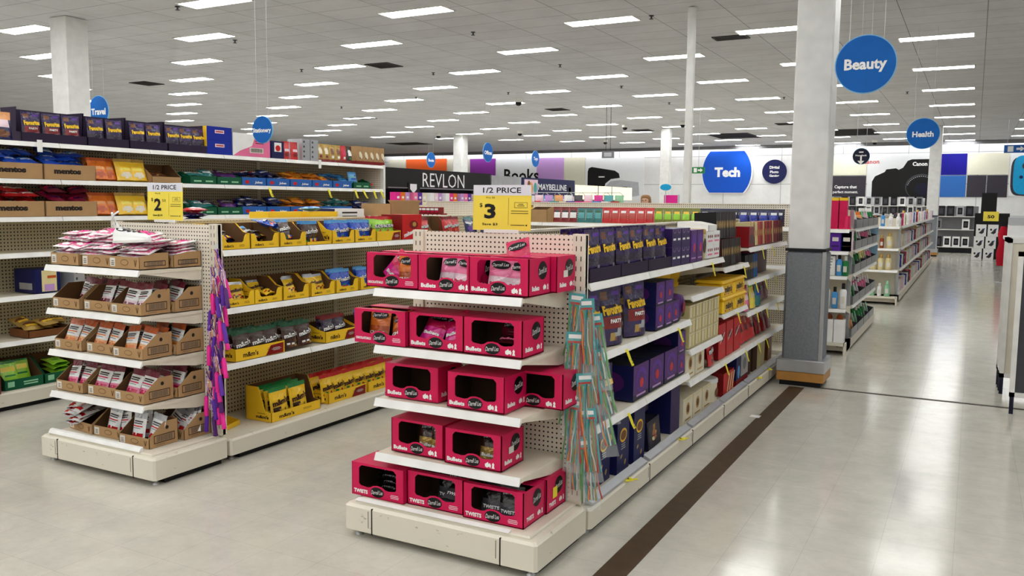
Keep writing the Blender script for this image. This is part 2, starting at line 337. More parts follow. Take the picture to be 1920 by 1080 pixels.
# ceiling lamps: staggered rows
fr = MB(); a, b = .485, .15
fr.plate('d', (0, 0, -.012), [(-a - .02, -b - .02), (a + .02, -b - .02), (a + .02, b + .02), (-a - .02, b + .02)], 'white', .012, hole=[(-a, -b), (a, -b), (a, b), (-a, b)])
FRM = fr.mesh('lamp_frame')
df = MB(); df.box(-a, a, -b, b, -.010, -.001, 'lamp'); DIF = df.mesh('lamp_diffuser')
LAMPS = []
for i in range(-2, 17):
    for k in range(-8, 10):
        x = -.64 - 1.94 * i; y = 14.08 - 1.572 * i + 3.14 * k
        if i == -1: x = 1.45
        if i == -2: x = 3.6
        if i >= 1: x -= .06
        if not (YF + .6 < y < YB - .5 and XL + .8 < x < XR - .8): continue
        if i == -1 and 4 < y < 26: continue
        seen = any(in_view(x + q, y, CEIL, -4) for q in (-.48, 0, .48))
        near = x > -17 and y < 16
        if seen or near: LAMPS.append((seen, y, x, i))
LAMPS.sort(key=lambda t: (t[3], t[1]))
ROWN = {}
SEENROWS = sorted({i for seen, y, x, i in LAMPS if seen})
for seen, y, x, i in LAMPS:
    if seen: n = ROWN.get(i, 0); ROWN[i] = n + 1; lb = '%s nearest lamp in the %s ceiling row counted from the right' % (ordn(n), ordn(SEENROWS.index(i)))
    else: lb = 'white ceiling lamp above the near aisle, out of the frame'
    o = empty('ceiling_lamp', (x, y, CEIL - .0005), lb, 'ceiling light', 'ceiling lamps in staggered rows')
    for nm, me in (('frame', FRM), ('diffuser', DIF)):
        c = bpy.data.objects.new(nm, me); COL.objects.link(c); c.parent = o
# wall washer along the top of the back wall
tag(single('wall_washer_lamp', MB().box(-27.5, 3.5, YB - .38, YB - .3, CEIL - .05, CEIL - .002, 'wash'), 'long linear lamp on the ceiling along the back wall', 'ceiling light'))
# vents, sprinklers and dome cameras
for i, (x, y, lx, ly) in enumerate([(-3.31, 12.83, .5, .3), (-9.56, 12.71, .5, .5), (-15.65, 12.5, .5, .5), (-3.84, 31.0, 1.6, 2.6), (-7.77, 31.0, 1.5, 2.2), (-21.4, 30.2, 1.6, 1.2), (-9.84, 20.61, .5, .5), (-9.97, 27.55, .6, .6), (-16.12, 20.39, .6, .6), (-5.19, 27.04, .6, .6)]):
    v = empty('ceiling_vent', (x, y, CEIL - .0005), '', 'vent', 'dark vents in the ceiling')
    v['label'] = ['small dark vent beside the white foreground pillar', 'dark square vent left of centre in the ceiling', 'dark square vent in the ceiling above the purple packs', 'large dark vent panel near the big sign behind the pillar', 'large dark vent panel in front of the blue wall sign', 'wide dark vent above the orange wall panel', 'small dark vent in the middle of the ceiling', 'small far vent above the dark camera poster wall', 'small dark vent above the red packets shelf', 'far small vent left of the white pillar'][i]
    m = MB().plate('d', (0, 0, -.014), [(-lx / 2, -ly / 2), (lx / 2, -ly / 2), (lx / 2, ly / 2), (-lx / 2, ly / 2)], 'dark', .014, hole=[(-lx / 2 + .03, -ly / 2 + .03), (lx / 2 - .03, -ly / 2 + .03), (lx / 2 - .03, ly / 2 - .03), (-lx / 2 + .03, ly / 2 - .03)])
    c = obj('frame', m); c.parent = v
    m = MB(); n = max(5, int(ly / .07))
    for k in range(n): yy = -ly / 2 + .04 + (ly - .08) * k / (n - 1); m.box(-lx / 2 + .03, lx / 2 - .03, yy - .012, yy + .012, -.012, -.003, 'dark')
    m.box(-lx / 2 + .03, lx / 2 - .03, -ly / 2 + .03, ly / 2 - .03, -.003, 0, 'blackmat'); c = obj('louvre', m); c.parent = v
spm = MB().lathe([(.035, 0), (.035, -.006), (.012, -.012), (.012, -.04), (.03, -.043), (.03, -.047)], 'grey_dk', n=10).mesh('sprinkler')
for i, (x, y) in enumerate([(-6.54, 10.83), (-3.87, 10.92), (-6.65, 14.01), (-9.24, 13.84), (-6.67, 17.07), (-11.28, 12.45), (-10.18, 9.76), (-9.1, 7.77), (-6.69, 20.31), (-9.34, 17.0), (-14.74, 17.76), (-11.75, 16.87), (-3.99, 20.37), (-1.43, 20.49)]):
    o = bpy.data.objects.new('ceiling_sprinkler', spm); COL.objects.link(o); o.location = (x, y, CEIL - .0005)
    tag(o, 'small grey sprinkler head hanging from the tiled ceiling', 'sprinkler', 'ceiling sprinklers')
for i, (x, y) in enumerate([(-9.64, 18.05), (-17.18, 26.06), (-13.91, 26.17), (-12.79, 31.15), (-7.85, 25.16), (-3.46, 34.9), (-9.75, 25.32)]):
    o = empty('dome_camera', (x, y, CEIL - .0005), 'small round security camera under the ceiling', 'security camera', 'ceiling security cameras')
    obj('housing', MB().lathe([(.09, 0), (.09, -.09), (.07, -.1)], 'white', n=12)).parent = o
    obj('dome', MB().lathe([(.075, -.1), (.07, -.14), (.045, -.17), (.01, -.18)], 'blackmat', n=12), label='dark dome').parent = o

# pillars
def pillar(name, x0, x1, y0, y1, label, ztop=CEIL, clad=True, zc=1.17):
    p = empty(name, ((x0 + x1) / 2, (y0 + y1) / 2, 0), label, 'pillar')
    g = .012
    obj('shaft', MB().rbox(x0, x1, y0, y1, 0 if not clad else zc, ztop - .001, 'pillarwhite', .012), p)
    if clad:
        obj('cladding', MB().rbox(x0 - g, x1 + g, y0 - g, y1 + g, .2, zc - .012, 'carpet_grey', .02), p, label='grey carpeted lower cladding')
        obj('edging', MB().rbox(x0 - g - .004, x1 + g + .004, y0 - g - .004, y1 + g + .004, zc - .012, zc + .012, 'blackmat', .006), p, label='black edging strip')
        m = MB().rbox(x1 + g - .025, x1 + g + .006, y0 - g - .006, y0 - g + .025, .2, zc - .012, 'steel', .004); obj('corner_guard', m, p, label='metal corner guard')
        h = .05
        obj('collar', MB().rbox(x0 - h, x1 + h, y0 - h, y1 + h, .125, .23, 'steel', .008), p, label='steel bumper collar')
        obj('bumper', MB().rbox(x0 - h + .004, x1 + h - .004, y0 - h + .004, y1 + h - .004, .045, .125, 'oak', .008), p, label='wooden bumper band')
        obj('plinth', MB().box(x0 - .02, x1 + .02, y0 - .02, y1 + .02, 0, .045, 'blackmat'), p, label='dark plinth')
    return p
pillar('pillar', -1.395, -1.095, 7.53, 7.83, 'white square pillar with grey lower half beside the aisle')
pillar('pillar', -1.33, -1.0, 29.3, 29.65, 'distant white pillar with grey foot at the aisle end', zc=1.25)
pillar('pillar', -11.24, -10.9, 7.44, 7.78, 'white pillar at left rising behind the purple chocolate packs')
pillar('pillar', -17.15, -16.75, 27, 27.4, 'distant white pillar above the black cosmetics header', clad=False)
pillar('pillar', -9.15, -8.86, 27, 27.3, 'distant white pillar left of the slim post', clad=False)
pillar('post', -3.29, -3.20, 10.62, 10.71, 'slim white post reaching the ceiling beside the blue wall sign', clad=False)

# ---------------------------------------------------------------- hanging discs
def disc(x, y, z, r, axis, text, label, tw, small=None):
    o = empty('hanging_sign', (x, y, z), label, 'hanging sign', 'round blue department signs')
    n = 48; s1, s2 = ('f', 'b') if axis == 'y' else ('r', 'l')
    def ring(rr, d): return [(x + rr * math.cos(2 * PI * k / n), y + d, z + rr * math.sin(2 * PI * k / n)) if axis == 'y' else (x + d, y + rr * math.cos(2 * PI * k / n), z + rr * math.sin(2 * PI * k / n)) for k in range(n)]
    obj('rim', MB().loft([ring(r, -.006), ring(r, .006)], 'sign_edge'), o, label='pale blue rim')
    m = MB().loft([ring(r * .965, -.009), ring(r * .965, .009)], 'sign_blue' if not small else 'navy_dk')
    for sd in (s1, s2):
        sg = -1 if sd in ('f', 'l') else 1
        off = Vector((0, sg * .0105, 0)) if axis == 'y' else Vector((sg * .0105, 0, 0))
        if small:
            m.text(sd, Vector((x, y, z + r * .1)) + off, text, r * 1.3, None, 'purewhite', .03)
            m.plate(sd, Vector((x, y, z - r * .45)) + off, [(-.008, .05), (-.008, -.01), (-.035, -.01), (0, -.05), (.035, -.01), (.008, -.01), (.008, .05)], 'purewhite')
            m.rect(sd, Vector((x, y, z + r * .5)) + off, r * .5, .012, 'purewhite')
        else: m.text(sd, Vector((x, y, z - .01)) + off, text, tw, None, 'purewhite', .035)
    obj('panel', m, o, label='blue round panel with white lettering')
    for s in ((-.55, .55)):
        q = r * s; zz = z + math.sqrt(r * r - q * q)
        p0 = (x + q, y, zz - .01) if axis == 'y' else (x, y + q, zz - .01)
        obj('wire', MB().tube([p0, (p0[0], p0[1], CEIL - .001)], .0022, 'wire', 4), o)
disc(-.785, 7.0, 2.605, .218, 'y', 'Beauty', 'large round blue Beauty sign beside the pillar', .30)
disc(-.70, 13.3, 2.555, .215, 'y', 'Health', 'round blue Health sign above the right aisle', .27)
disc(-5.56, 5.63, 2.166, .12, 'y', 'Stationery', 'round blue Stationery sign hanging in front of the top shelf', .215)
disc(-13.47, 9.76, 3.06, .265, 'y', 'Travel', 'round blue Travel sign behind the left pillar', .38)
disc(-15.04, 22.39, 2.84, .24, 'x', 'Books', 'small round blue sign over the black cosmetics header', .3)
disc(-10.65, 18.36, 2.77, .24, 'x', 'Offices', 'round blue sign above the half price board', .36)
disc(-11.41, 22.45, 2.82, .24, 'x', 'Toys', 'farthest of the small round blue signs, above the lettering on the wall', .26)
disc(-1.12, 10.0, 2.08, .088, 'y', 'Price check', 'small navy price check disc beside the pillar', .1, small=True)

# ---------------------------------------------------------------- back wall graphics
WY = YB - .02
def wall_panel(x0, x1, z0, z1, m, label, name='wall_graphic', cat='wall graphic', th=.03, extra=None):
    b = MB().box(x0, x1, YB - .001 - th, YB - .001, z0, z1, m)
    if extra: extra(b)
    return single(name, b, label, cat)
yf = YB - .034
wall_panel(-27.4, -26.3, 2.1, 3.72, 'lb_cream', 'cream wall panel left of the orange panel')
wall_panel(-26.25, -23.75, 2.1, 3.72, 'lb_orange', 'orange wall panel above the black cosmetics header')
wall_panel(-23.7, -22.4, 2.1, 3.7, 'lb_cream', 'cream wall panel between the orange and purple panels')
wall_panel(-22.35, -20.9, 2.1, 3.68, 'lb_purple', 'deep purple wall panel left of the Books lettering')
wall_panel(-20.85, -18.65, 1.9, 3.68, 'lb_white', 'white wall panel with black Books lettering', extra=lambda b: b.text('f', (-19.45, yf, 2.85), 'Books', 1.9, .62, 'black', .02))
wall_panel(-18.6, -17.2, 2.05, 3.66, 'lb_lilac', 'lilac wall panel right of the Books lettering')
wall_panel(-17.15, -16.1, 2.05, 3.66, 'lb_cream', 'cream wall panel right of the lilac panel')
def printer(b):
    b.plate('f', (-15.2, yf, 2.55), [(-.75, -.62), (.0, -.62), (.15, -.1), (.42, .1), (.85, .15), (.8, .35), (.6, .48), (-.55, .66), (-.7, .6), (-.75, .45)], 'black')
    b.plate('f', (-14.3, yf - .002, 2.2), [(-.85, -.35), (-.75, .1), (-.5, .35), (0, .4), (.85, .3), (.9, -.3), (.6, -.35), (-.6, -.05), (-.8, -.1)], 'silver')
    b.rect('f', (-15.25, yf - .002, 2.75), .3, .05, 'purewhite'); b.rect('f', (-14.1, yf - .004, 2.28), .25, .04, 'grey_dk')
wall_panel(-16.05, -13.2, 1.7, 3.62, 'lb_white', 'white wall poster of a black and silver printer', 'poster', 'poster', extra=printer)
# Tech sign: disc cut flat at top and bottom
pts = []
R_ = 1.22; hh = .88
for k in range(13): t = math.asin(hh / R_) * (1 - 2 * k / 12); pts.append((R_ * math.cos(t), R_ * math.sin(t)))
pts = [(x * .86, y) for x, y in pts]
ring_t = [(x, y) for x, y in pts] + [(-x, -y) for x, y in pts]
tech = MB().plate('f', (-9.45, YB - .12, 2.92), [(x * 1.05, y * 1.04) for x, y in ring_t], 'purewhite', .1)
tech.plate('f', (-9.45, YB - .135, 2.92), ring_t, 'techblue', .012)
tech.text('f', (-9.42, YB - .137, 2.91), 'Tech', 1.1, .42, 'purewhite', .05)
single('wall_sign', tech, 'large blue Tech sign cut flat at top and bottom', 'wall sign')
dg = MB().plate('f', (-7.47, YB - .06, 2.92), [(.5 * math.cos(2 * PI * k / 40), .5 * math.sin(2 * PI * k / 40)) for k in range(40)], 'navy', .055)
for i, t in enumerate(('Digital', 'Photo', 'Gaming')): dg.text('f', (-7.47, YB - .062, 3.08 - .17 * i), t, .4 - .05 * (i == 1), None, 'purewhite', .04)
single('wall_sign', dg, 'round navy wall sign reading Digital Photo Gaming', 'wall sign')
def capture(b):
    for i, t in enumerate(('Capture that', 'perfect moment.')): b.text('f', (-4.65, yf, 2.27 - .2 * i), t, .95 if i else .85, None, 'purewhite', .03)
wall_panel(-5.6, -4.0 + .1, 1.9, 2.72, 'slate', 'dark wall panel reading Capture that perfect moment', extra=capture)
wall_panel(-5.6, -3.9, 2.75, 3.55, 'lb_cream', 'cream wall panel behind the navy price check disc')
def canon(b):
    c = (-2.62, yf, 2.45)
    b.text('f', (-3.75, yf, 3.28), 'Canon', .62, .17, 'red', .015)
    b.plate('f', c, [(-1.05, -.56), (-1.05, .05), (-.95, .25), (-.6, .42), (-.55, .52), (-.2, .56), (-.1, .5), (.05, .58), (.2, .84), (.35, .9), (.95, .9), (1.08, .8), (1.12, -.56)], 'black')
    b.oval('f', (c[0] + .72, yf - .003, c[2] - .15), .62, .56, 'blackmat', 36); b.oval('f', (c[0] + .72, yf - .005, c[2] - .17), .56, .5, 'grey_dk', 36); b.oval('f', (c[0] + .72, yf - .007, c[2] - .19), .52, .46, 'black', 36); b.oval('f', (c[0] + .76, yf - .009, c[2] - .25), .26, .24, 'navy_dk', 24)
    for q in range(14): t = PI * (.32 + .6 * q / 13); b.rect('f', (c[0] + .72 + .49 * math.cos(t), yf - .011, c[2] - .19 + .43 * math.sin(t)), .035, .025, 'silver')
    b.text('f', (c[0] + .64, yf - .004, c[2] + .72), 'Canon', .52, .16, 'purewhite', .04)
wall_panel(-3.85, -1.5, 1.9, 3.55, 'lb_white', 'wall poster of a large black camera', 'poster', 'poster', extra=canon)
wall_panel(-1.47, -.37, 2.74, 3.54, 'lb_navy', 'deep blue wall panel right of the camera poster')
wall_panel(-1.47, -.37, 1.9, 2.71, 'lb_blue', 'lighter blue wall panel under the deep blue panel')
wall_panel(-.33, 1.0, 2.74, 3.54, 'lb_cream', 'cream wall panel above two dark panels')
wall_panel(-.33, .3, 1.9, 2.71, 'slate', 'dark wall panel beside the lighter blue panel'); wall_panel(.33, 1.0, 1.9, 2.71, 'slate', 'dark wall panel left of the cyan controller')
def joy(b):
    c = (1.62, yf, 2.72); P = []
    for k in range(24):
        t = 2 * PI * k / 24; P.append((.46 * (abs(math.cos(t)) ** .5) * (1 if math.cos(t) > 0 else -1), .72 * (abs(math.sin(t)) ** .5) * (1 if math.sin(t) > 0 else -1)))
    b.plate('f', (c[0] - .08, yf, c[2] - .05), P, 'slate'); b.plate('f', (c[0], yf - .003, c[2]), P, 'cyan')
    b.oval('f', (c[0] - .05, yf - .006, c[2] + .33), .14, .13, 'slate', 20)
    for dx, dz in ((-.2, -.08), (-.02, .06), (.14, -.08), (-.04, -.2), (.1, -.4)): b.oval('f', (c[0] + dx, yf - .006, c[2] + dz), .06, .06, 'navy', 14)
wall_panel(1.05, 2.6, 1.95, 3.6, 'lb_white', 'wall poster of a cyan game controller at far right', 'poster', 'poster', extra=joy)
single('wayfinding_sign', MB().box(.62, 1.2, 28, 28.03, 3.06, 3.28, 'posterblue').rect('f', (.78, 27.998, 3.17), .14, .16, 'purewhite').plate('f', (1.02, 27.998, 3.17), [(-.1, -.03), (0, -.03), (0, -.08), (.1, 0), (0, .08), (0, .03), (-.1, .03)], 'purewhite').tube([(.7, 28.015, 3.28), (.7, 28.015, CEIL - .001)], .006, 'wire', 4).tube([(1.1, 28.015, 3.28), (1.1, 28.015, CEIL - .001)], .006, 'wire', 4), 'blue hanging sign with white arrow at top right', 'sign')
single('exit_sign', MB().box(-5.98, -5.68, 20, 20.03, 2.27, 2.42, 'green').rect('f', (-5.9, 19.998, 2.345), .08, .1, 'purewhite').plate('f', (-5.78, 19.998, 2.345), [(-.06, -.02), (0, -.02), (0, -.05), (.06, 0), (0, .05), (0, .02), (-.06, .02)], 'purewhite').tube([(-5.83, 20.015, 2.42), (-5.83, 20.015, CEIL - .001)], .006, 'wire', 4), 'green exit sign hanging left of the blue Tech sign', 'sign')
single('grey_hanging_sign', MB().box(-8.3, -7.98, 20, 20.03, 2.67, 2.84, 'grey').rect('f', (-8.14, 19.998, 2.755), .2, .1, 'silver').tube([(-8.2, 20.015, 2.84), (-8.2, 20.015, CEIL - .001)], .006, 'grey_dk', 4).tube([(-8.08, 20.015, 2.84), (-8.08, 20.015, CEIL - .001)], .006, 'grey_dk', 4), 'small grey sign hanging on rods before the printer poster', 'sign')

# ---------------------------------------------------------------- shelving
def shelf_part(parent, face, u0, u1, z, depth, rail='rail', name='shelf', lip=.03, nrail=1, gap=True):
    m = MB(); P = face.P
    def bx(ua, ub, va, vb, za, zb, mm):
        a = P(ua, va, za); b = P(ub, vb, zb); m.box(min(a[0], b[0]), max(a[0], b[0]), min(a[1], b[1]), max(a[1], b[1]), za, zb, mm)
    bx(u0, u1, .012, depth, z - .018, z, 'cream')
    for u in (u0 + .004, u1 - .004):    # end brackets
        a = [(u, .03, z - .018), (u, depth, z - .018), (u, depth, z - .075), (u, depth - .06, z - .075)]
        pts = [P(*q) for q in a]; m.add(pts, [(0, 1, 2, 3)], 'cream')
    s = obj(name, m, parent)
    for k in range(nrail):
        ua = u0 + (u1 - u0) * k / nrail; ub = u0 + (u1 - u0) * (k + 1) / nrail
        r = MB(); q = [(-.006, z - lip), (.008, z + .004), (.012, z + .004), (.012, z - .02), (-.002, z - lip - .002)]
        e = .003
        r.loft([[P(ua + e, a, b) for a, b in q], [P(ub - e, a, b) for a, b in q]], rail); obj('price_rail', r, s)
    return s
def gondola_base(parent, x0, x1, y0, y1, h, seams, name='base'):
    m = MB(); m.rbox(x0, x1, y0, y1, .036, h, 'scuffed', .012); b = obj(name, m, parent)
    obj('gap_shade', MB().box(x0 + .09, x1 - .03, y0 + .09, y1 - .03, .0005, .037, 'blackmat'), b, label='black filler for the shade under the base')  # black box put in as the dark shade of the gap below the base
    k = MB()
    for (x, y, ax) in seams:
        if ax == 'y': k.box(x - .003, x + .003, y - .0015, y + .01, .03, h - .005, 'ink'); k.box(x - .022, x - .019, y - .001, y + .01, .06, h - .02, 'barcode')
        else: k.box(x - .01, x + .0015, y - .003, y + .003, .03, h - .005, 'ink'); k.box(x - .01, x + .001, y - .022, y - .019, .06, h - .02, 'barcode')
    if seams: obj('joint', k, b, label='dark joints of the kick panels')
    for i, (fx, fy) in enumerate(((x0 + .05, y0 + .05), (x1 - .05, y0 + .05), (x0 + .05, y1 - .05), (x1 - .05, y1 - .05))):
        obj('levelling_foot', MB().lathe([(.02, 0), (.02, .008), (.009, .012), (.009, .038)], 'steel', fx, fy, 10), b)
    return b
def slots(m, x, y, z0, z1, side, dx=.012):
    z = z0
    while z < z1:
        for s in (-dx, dx):
            o = {'f': (x + s, y, z), 'r': (x, y + s, z)}[side]; m.rect(side, o, .0045, .022, 'ink')
        z += .045
    return m
def endcap(x0, x1, label, tiers, sx0, sx1):
    g = empty('end_display', ((x0 + x1) / 2, 3.26, 0), label, 'shelving')
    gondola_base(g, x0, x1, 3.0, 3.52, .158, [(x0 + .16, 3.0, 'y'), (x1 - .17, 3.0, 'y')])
    m = MB().rbox(x0 + .045, x1 - .045, 3.025, 3.5, .158, .172, 'scuffed', .006); obj('deck', m, g)
    px0, px1 = x0 + .05, x1 - .02
    obj('back_panel', MB().box(px0, px1, 3.5, 3.52, .17, 1.405, 'cream', f='peg_cream'), g, label='cream perforated back panel')
    for x, sg in ((px0 + .03, -1), (px1 - .03, 1)):
        u = MB().box(x - .03, x + .03, 3.488, 3.53, .17, 1.41, 'cream'); slots(u, x, 3.4875, .22, 1.39, 'f')
        obj('upright', u, g)
    rh = .196 if x0 < -4 else .18; r = MB().loft([[(a, 3.018, .172), (a, 3.03, rh - .004), (a, 3.045, rh), (a, 3.045, .172)] for a in (x0 + .05, x1 - .14)], 'rail'); obj('price_rail', r, g)
    f = Face('y', 3.06)
    for z in tiers: shelf_part(g, f, sx0, sx1, z, .43)
    return g
endcap(-2.5, -1.5, 'near cream end display stacked with pink cartons', (1.155, .895, .65, .395), -2.37, -1.61)
endcap(-4.79, -3.8, 'left cream end display stacked with brown cartons', (1.16, .905, .66, .41), -4.77, -3.95)

def gondola(label, spine, y0, y1, top, faces, base, seams, thick=.04, end_u=False):
    g = empty('shelving_run', (spine, (y0 + y1) / 2, 0), label, 'shelving')
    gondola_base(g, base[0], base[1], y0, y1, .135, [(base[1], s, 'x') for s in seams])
    obj('spine_panel', MB().box(spine - thick / 2, spine + thick / 2, y0, y1, .135, top, 'cream', r='peg_side', l='peg_side'), g, label='perforated spine panel')
    obj('top_cap', MB().box(spine - thick / 2 - .006, spine + thick / 2 + .006, y0, y1, top, top + .012, 'cream'), g)
    for fc, u0, u1, z, dep, nr in faces: shelf_part(g, fc, u0, u1, z, dep, nrail=nr)
    for s in seams + [y0 + .02, y1 - .02]: obj('upright', MB().box(spine - .03, spine + .03, s - .02, s + .02, .135, top + .006, 'cream'), g)
    return g
CF_ = Face('x', -1.52); CB = Face('n', -2.48); LF = Face('x', -3.85); LB = Face('n', -4.75); TF = Face('x', -6.16)
gondola('near shelving run of chocolate boxes ending at the grey pillar', -2.0, 3.54, 8.2, 1.40,
    [(CF_, 3.56, 5.17, 1.18, .44, 2), (CF_, 5.175, 5.92, 1.18, .44, 1), (CF_, 3.56, 5.17, .83, .44, 2), (CF_, 3.56, 5.17, .49, .44, 2),
     (CF_, 5.175, 5.94, .97, .44, 1), (CF_, 5.175, 5.94, .63, .44, 1), (CF_, 5.175, 6.68, .43, .44, 2), (CF_, 5.945, 6.68, 1.10, .44, 1), (CF_, 5.945, 6.68, .77, .44, 1),
     (CF_, 6.685, 8.19, 1.21, .44, 2), (CF_, 6.685, 8.19, .95, .44, 2), (CF_, 6.685, 8.19, .70, .44, 2), (CF_, 6.685, 8.19, .43, .44, 2),
     (CB, 3.56, 8.19, 1.2, .44, 4), (CB, 3.56, 8.19, .8, .44, 4), (CB, 3.56, 8.19, .45, .44, 4)], (-2.5, -1.49), [4.36, 5.17, 5.94, 6.68, 7.45])
gondola('left shelving run of candy boxes behind the brown carton display', -4.3, 3.54, 8.0, 1.415,
    [(LF, 3.56, 8.0, 1.25, .42, 6), (LF, 3.56, 8.0, .905, .42, 6), (LF, 3.56, 8.0, .57, .42, 6), (LB, 3.56, 8.0, 1.25, .42, 6), (LB, 3.56, 8.0, .9, .42, 6), (LB, 3.56, 8.0, .56, .42, 6)], (-4.79, -3.8), [5.05, 6.5])
tg = gondola('tall shelving run at left topped with purple chocolate packs', -6.62, 2.5, 8.18, 1.99,
    [(TF, 2.5, 8.17, z, .44, 7) for z in (1.96, 1.685, 1.405, 1.14, .825, .495)], (-6.66, -6.12), [3.2, 4.95, 6.6])
obj('end_panel', MB().box(-6.6, -6.2, 8.172, 8.186, .135, 1.96, 'peg_cream'), tg); obj('end_post', MB().box(-6.2, -6.155, 8.165, 8.2, .135, 1.97, 'white'), tg)
# cross run behind
cg = empty('shelving_run', (-3.8, 8.85, 0), 'low shelving run across the far end of the candy aisles', 'shelving')
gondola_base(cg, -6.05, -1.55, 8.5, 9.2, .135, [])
obj('spine_panel', MB().box(-6.05, -1.55, 8.93, 8.97, .135, 1.545, 'peg_cream'), cg); obj('top_cap', MB().box(-6.05, -1.55, 8.92, 8.98, 1.545, 1.556, 'cream'), cg)
XF = Face('y', 8.55)
for z in (1.325, .95, .55): shelf_part(cg, XF, -6.05, -1.56, z, .38, nrail=5)

# ================================================================ products
def span(a, b, n): return [a + (b - a) * (i + .5) / n for i in range(n)]
def row(pr, face, us, z, look, shelf, **k):
    for u in us: put(pr, face, u, z, look, shelf, **k)

# ---- pink window cartons of the near end display
def pink_carton(w, d, h, kind, open_top=False, sticker=None):
    mb = MB(); t = .004
    mb.box(-w / 2, w / 2, 0, d, .0004, t, 'pink', u='card_dk')
    hole = [(-w * .36, h * .36), (-w * .33, h * .31), (-w * .2, h * .28), (-w * .14, h * .30), (-w * .09, h * .36), (0, h * .385), (w * .09, h * .36), (w * .14, h * .30), (w * .2, h * .28), (w * .33, h * .31), (w * .36, h * .36), (w * .36, h * .84), (w * .31, h * .93), (-w * .31, h * .93), (-w * .36, h * .84)]
    mb.plate('f', (0, 0, 0), [(-w / 2, 0), (w / 2, 0), (w / 2, h), (-w / 2, h)], 'pink', t, hole, 'card_dk')
    for sd, x in (('r', w / 2), ('l', -w / 2)):
        sg = 1 if sd == 'r' else -1
        mb.plate(sd, (x, 0, 0), [(0, 0), (sg * d, 0), (sg * d, h), (0, h)], 'pink', t, m2='card_dk')
        o = Vector((x + sg * .0012, 0, 0))
        mb.oval(sd, o + Vector((0, d * .62, h * .66)), d * .21, h * .25, 'black'); o2 = o + Vector((sg * .0006, 0, 0))
        mb.text(sd, o2 + Vector((0, d * .62, h * .66)), 'Darrell Lea', d * .36, h * .16, 'purewhite', .0, .25, .15 * sg)
        mb.text(sd, o + Vector((0, d * .3, h * .2)), kind, d * .34, h * .13, 'purewhite', .05)
        mb.plate(sd, o + Vector((0, d * .72, h * .2)), [(-.014, -.008), (-.004, -.012), (.006, -.006), (.013, -.012), (.016, 0), (.01, .01), (.004, .006), (0, .014), (-.008, .008), (-.015, .004)], 'purewhite')
        mb.plate(sd, o + Vector((0, d * .87, h * .2)), [(-.006, -.012), (.006, -.012), (.004, 0), (.006, .006), (0, .014), (-.006, .006), (-.004, 0)], 'purewhite')
    mb.plate('b', (0, d, 0), [(-w / 2, 0), (w / 2, 0), (w / 2, h), (-w / 2, h)], 'pink', t, m2='card_dk')
    y0 = d * .55 if open_top else 0
    mb.box(-w / 2 + t, w / 2 - t, y0 + t, d - t, h - t, h - .0005, 'pink', d='card_dk')
    if open_top: mb.box(-w / 2 + t, w / 2 - t, t, d * .16, h - t, h - .0005, 'pink', d='card_dk')
    mb.rect('u', (0, d * .5, h + .0004), w * .96, .0015, 'maroon')
    # front printing
    mb.oval('f', (0, -.001, h * .19), w * .13, h * .155, 'black'); mb.text('f', (0, -.0018, h * .19), 'Darrell Lea', w * .22, h * .12, 'purewhite', 0, .25, .08)
    mb.text('f', (-w * .32, -.001, h * .14), kind, w * (.27 if len(kind) < 9 else .3), h * (.12 if len(kind) < 9 else .075), 'purewhite', .05)
    if kind == 'Bullets':
        mb.plate('f', (w * .27, -.001, h * .14), [(-.014, -.008), (-.004, -.012), (.006, -.006), (.013, -.012), (.016, 0), (.01, .01), (.004, .006), (0, .014), (-.008, .008), (-.015, .004)], 'purewhite')
        mb.plate('f', (w * .36, -.001, h * .14), [(-.007, -.012), (.007, -.012), (.004, 0), (.006, .006), (0, .014), (-.006, .006), (-.004, 0)], 'purewhite')
    else: barlines(mb, 'f', (w * .33, -.001, h * .2), w * .2, 3, 'pinkwhite', .007, .003, 3)
    if sticker: mb.rect('r', (w / 2 + .0022, d * (.42 if sticker == 'barlabel' else .42), h * .5), .045, .03 if sticker == 'barlabel' else .05, sticker)
    return mb
WC, DC, HC = .288, .2, .157
P_BUL = proto('display_carton', 'carton', pink_carton(WC, DC, HC, 'Bullets'))
P_BULO = proto('display_carton', 'carton', pink_carton(WC, DC, HC, 'Bullets', True))
P_BULS = proto('display_carton', 'carton', pink_carton(WC, DC, HC, 'Bullets', sticker='barlabel'))
P_CHO = proto('display_carton', 'carton', pink_carton(WC, DC, HC, 'CHOCOLATE BALLS', True))
P_TWI = proto('display_carton', 'carton', pink_carton(.3, DC, HC, 'TWISTS', False))
P_TWO = proto('display_carton', 'carton', pink_carton(.3, DC, HC, 'TWISTS', True))
P_TWY = proto('display_carton', 'carton', pink_carton(.3, DC, HC, 'TWISTS', False, sticker='tag'))
def dl_pouch(base, lower, kind, kc, seed): return proto('candy_pouch', 'candy packet', pouch(.118, .142, .034, base, [(0, 1, 0, .42, lower)], [('OVAL', .5, .78, .4, .13, 'black'), ('Darrell Lea', .5, .78, .66, .1, 'purewhite', 0, .25, .1), (kind, .5, .2, .7, .11, kc, .04)], seed=seed))
D_PINK = dl_pouch('pink_lt', 'pinkwhite', 'Bullets', 'pink', 1); D_RED = dl_pouch('pink', 'magenta', 'Bullets', 'purewhite', 2); D_MAR = dl_pouch('maroon', 'maroon_dk', 'Bullets', 'pink_lt', 3)
D_ORG = dl_pouch('orange', 'orange_dk', 'CHOC', 'purewhite', 4); D_BRN = dl_pouch('brown', 'gold', 'Bullets', 'purewhite', 5); D_BLK = dl_pouch('black', 'grey_dk', 'TWISTS', 'purewhite', 6); D_TWR = dl_pouch('maroon', 'black', 'TWISTS', 'purewhite', 7)
NE = Face('y', 3.095); T = .006
def ne(n): return "near end display's %s shelf" % n
z = 1.155 + T
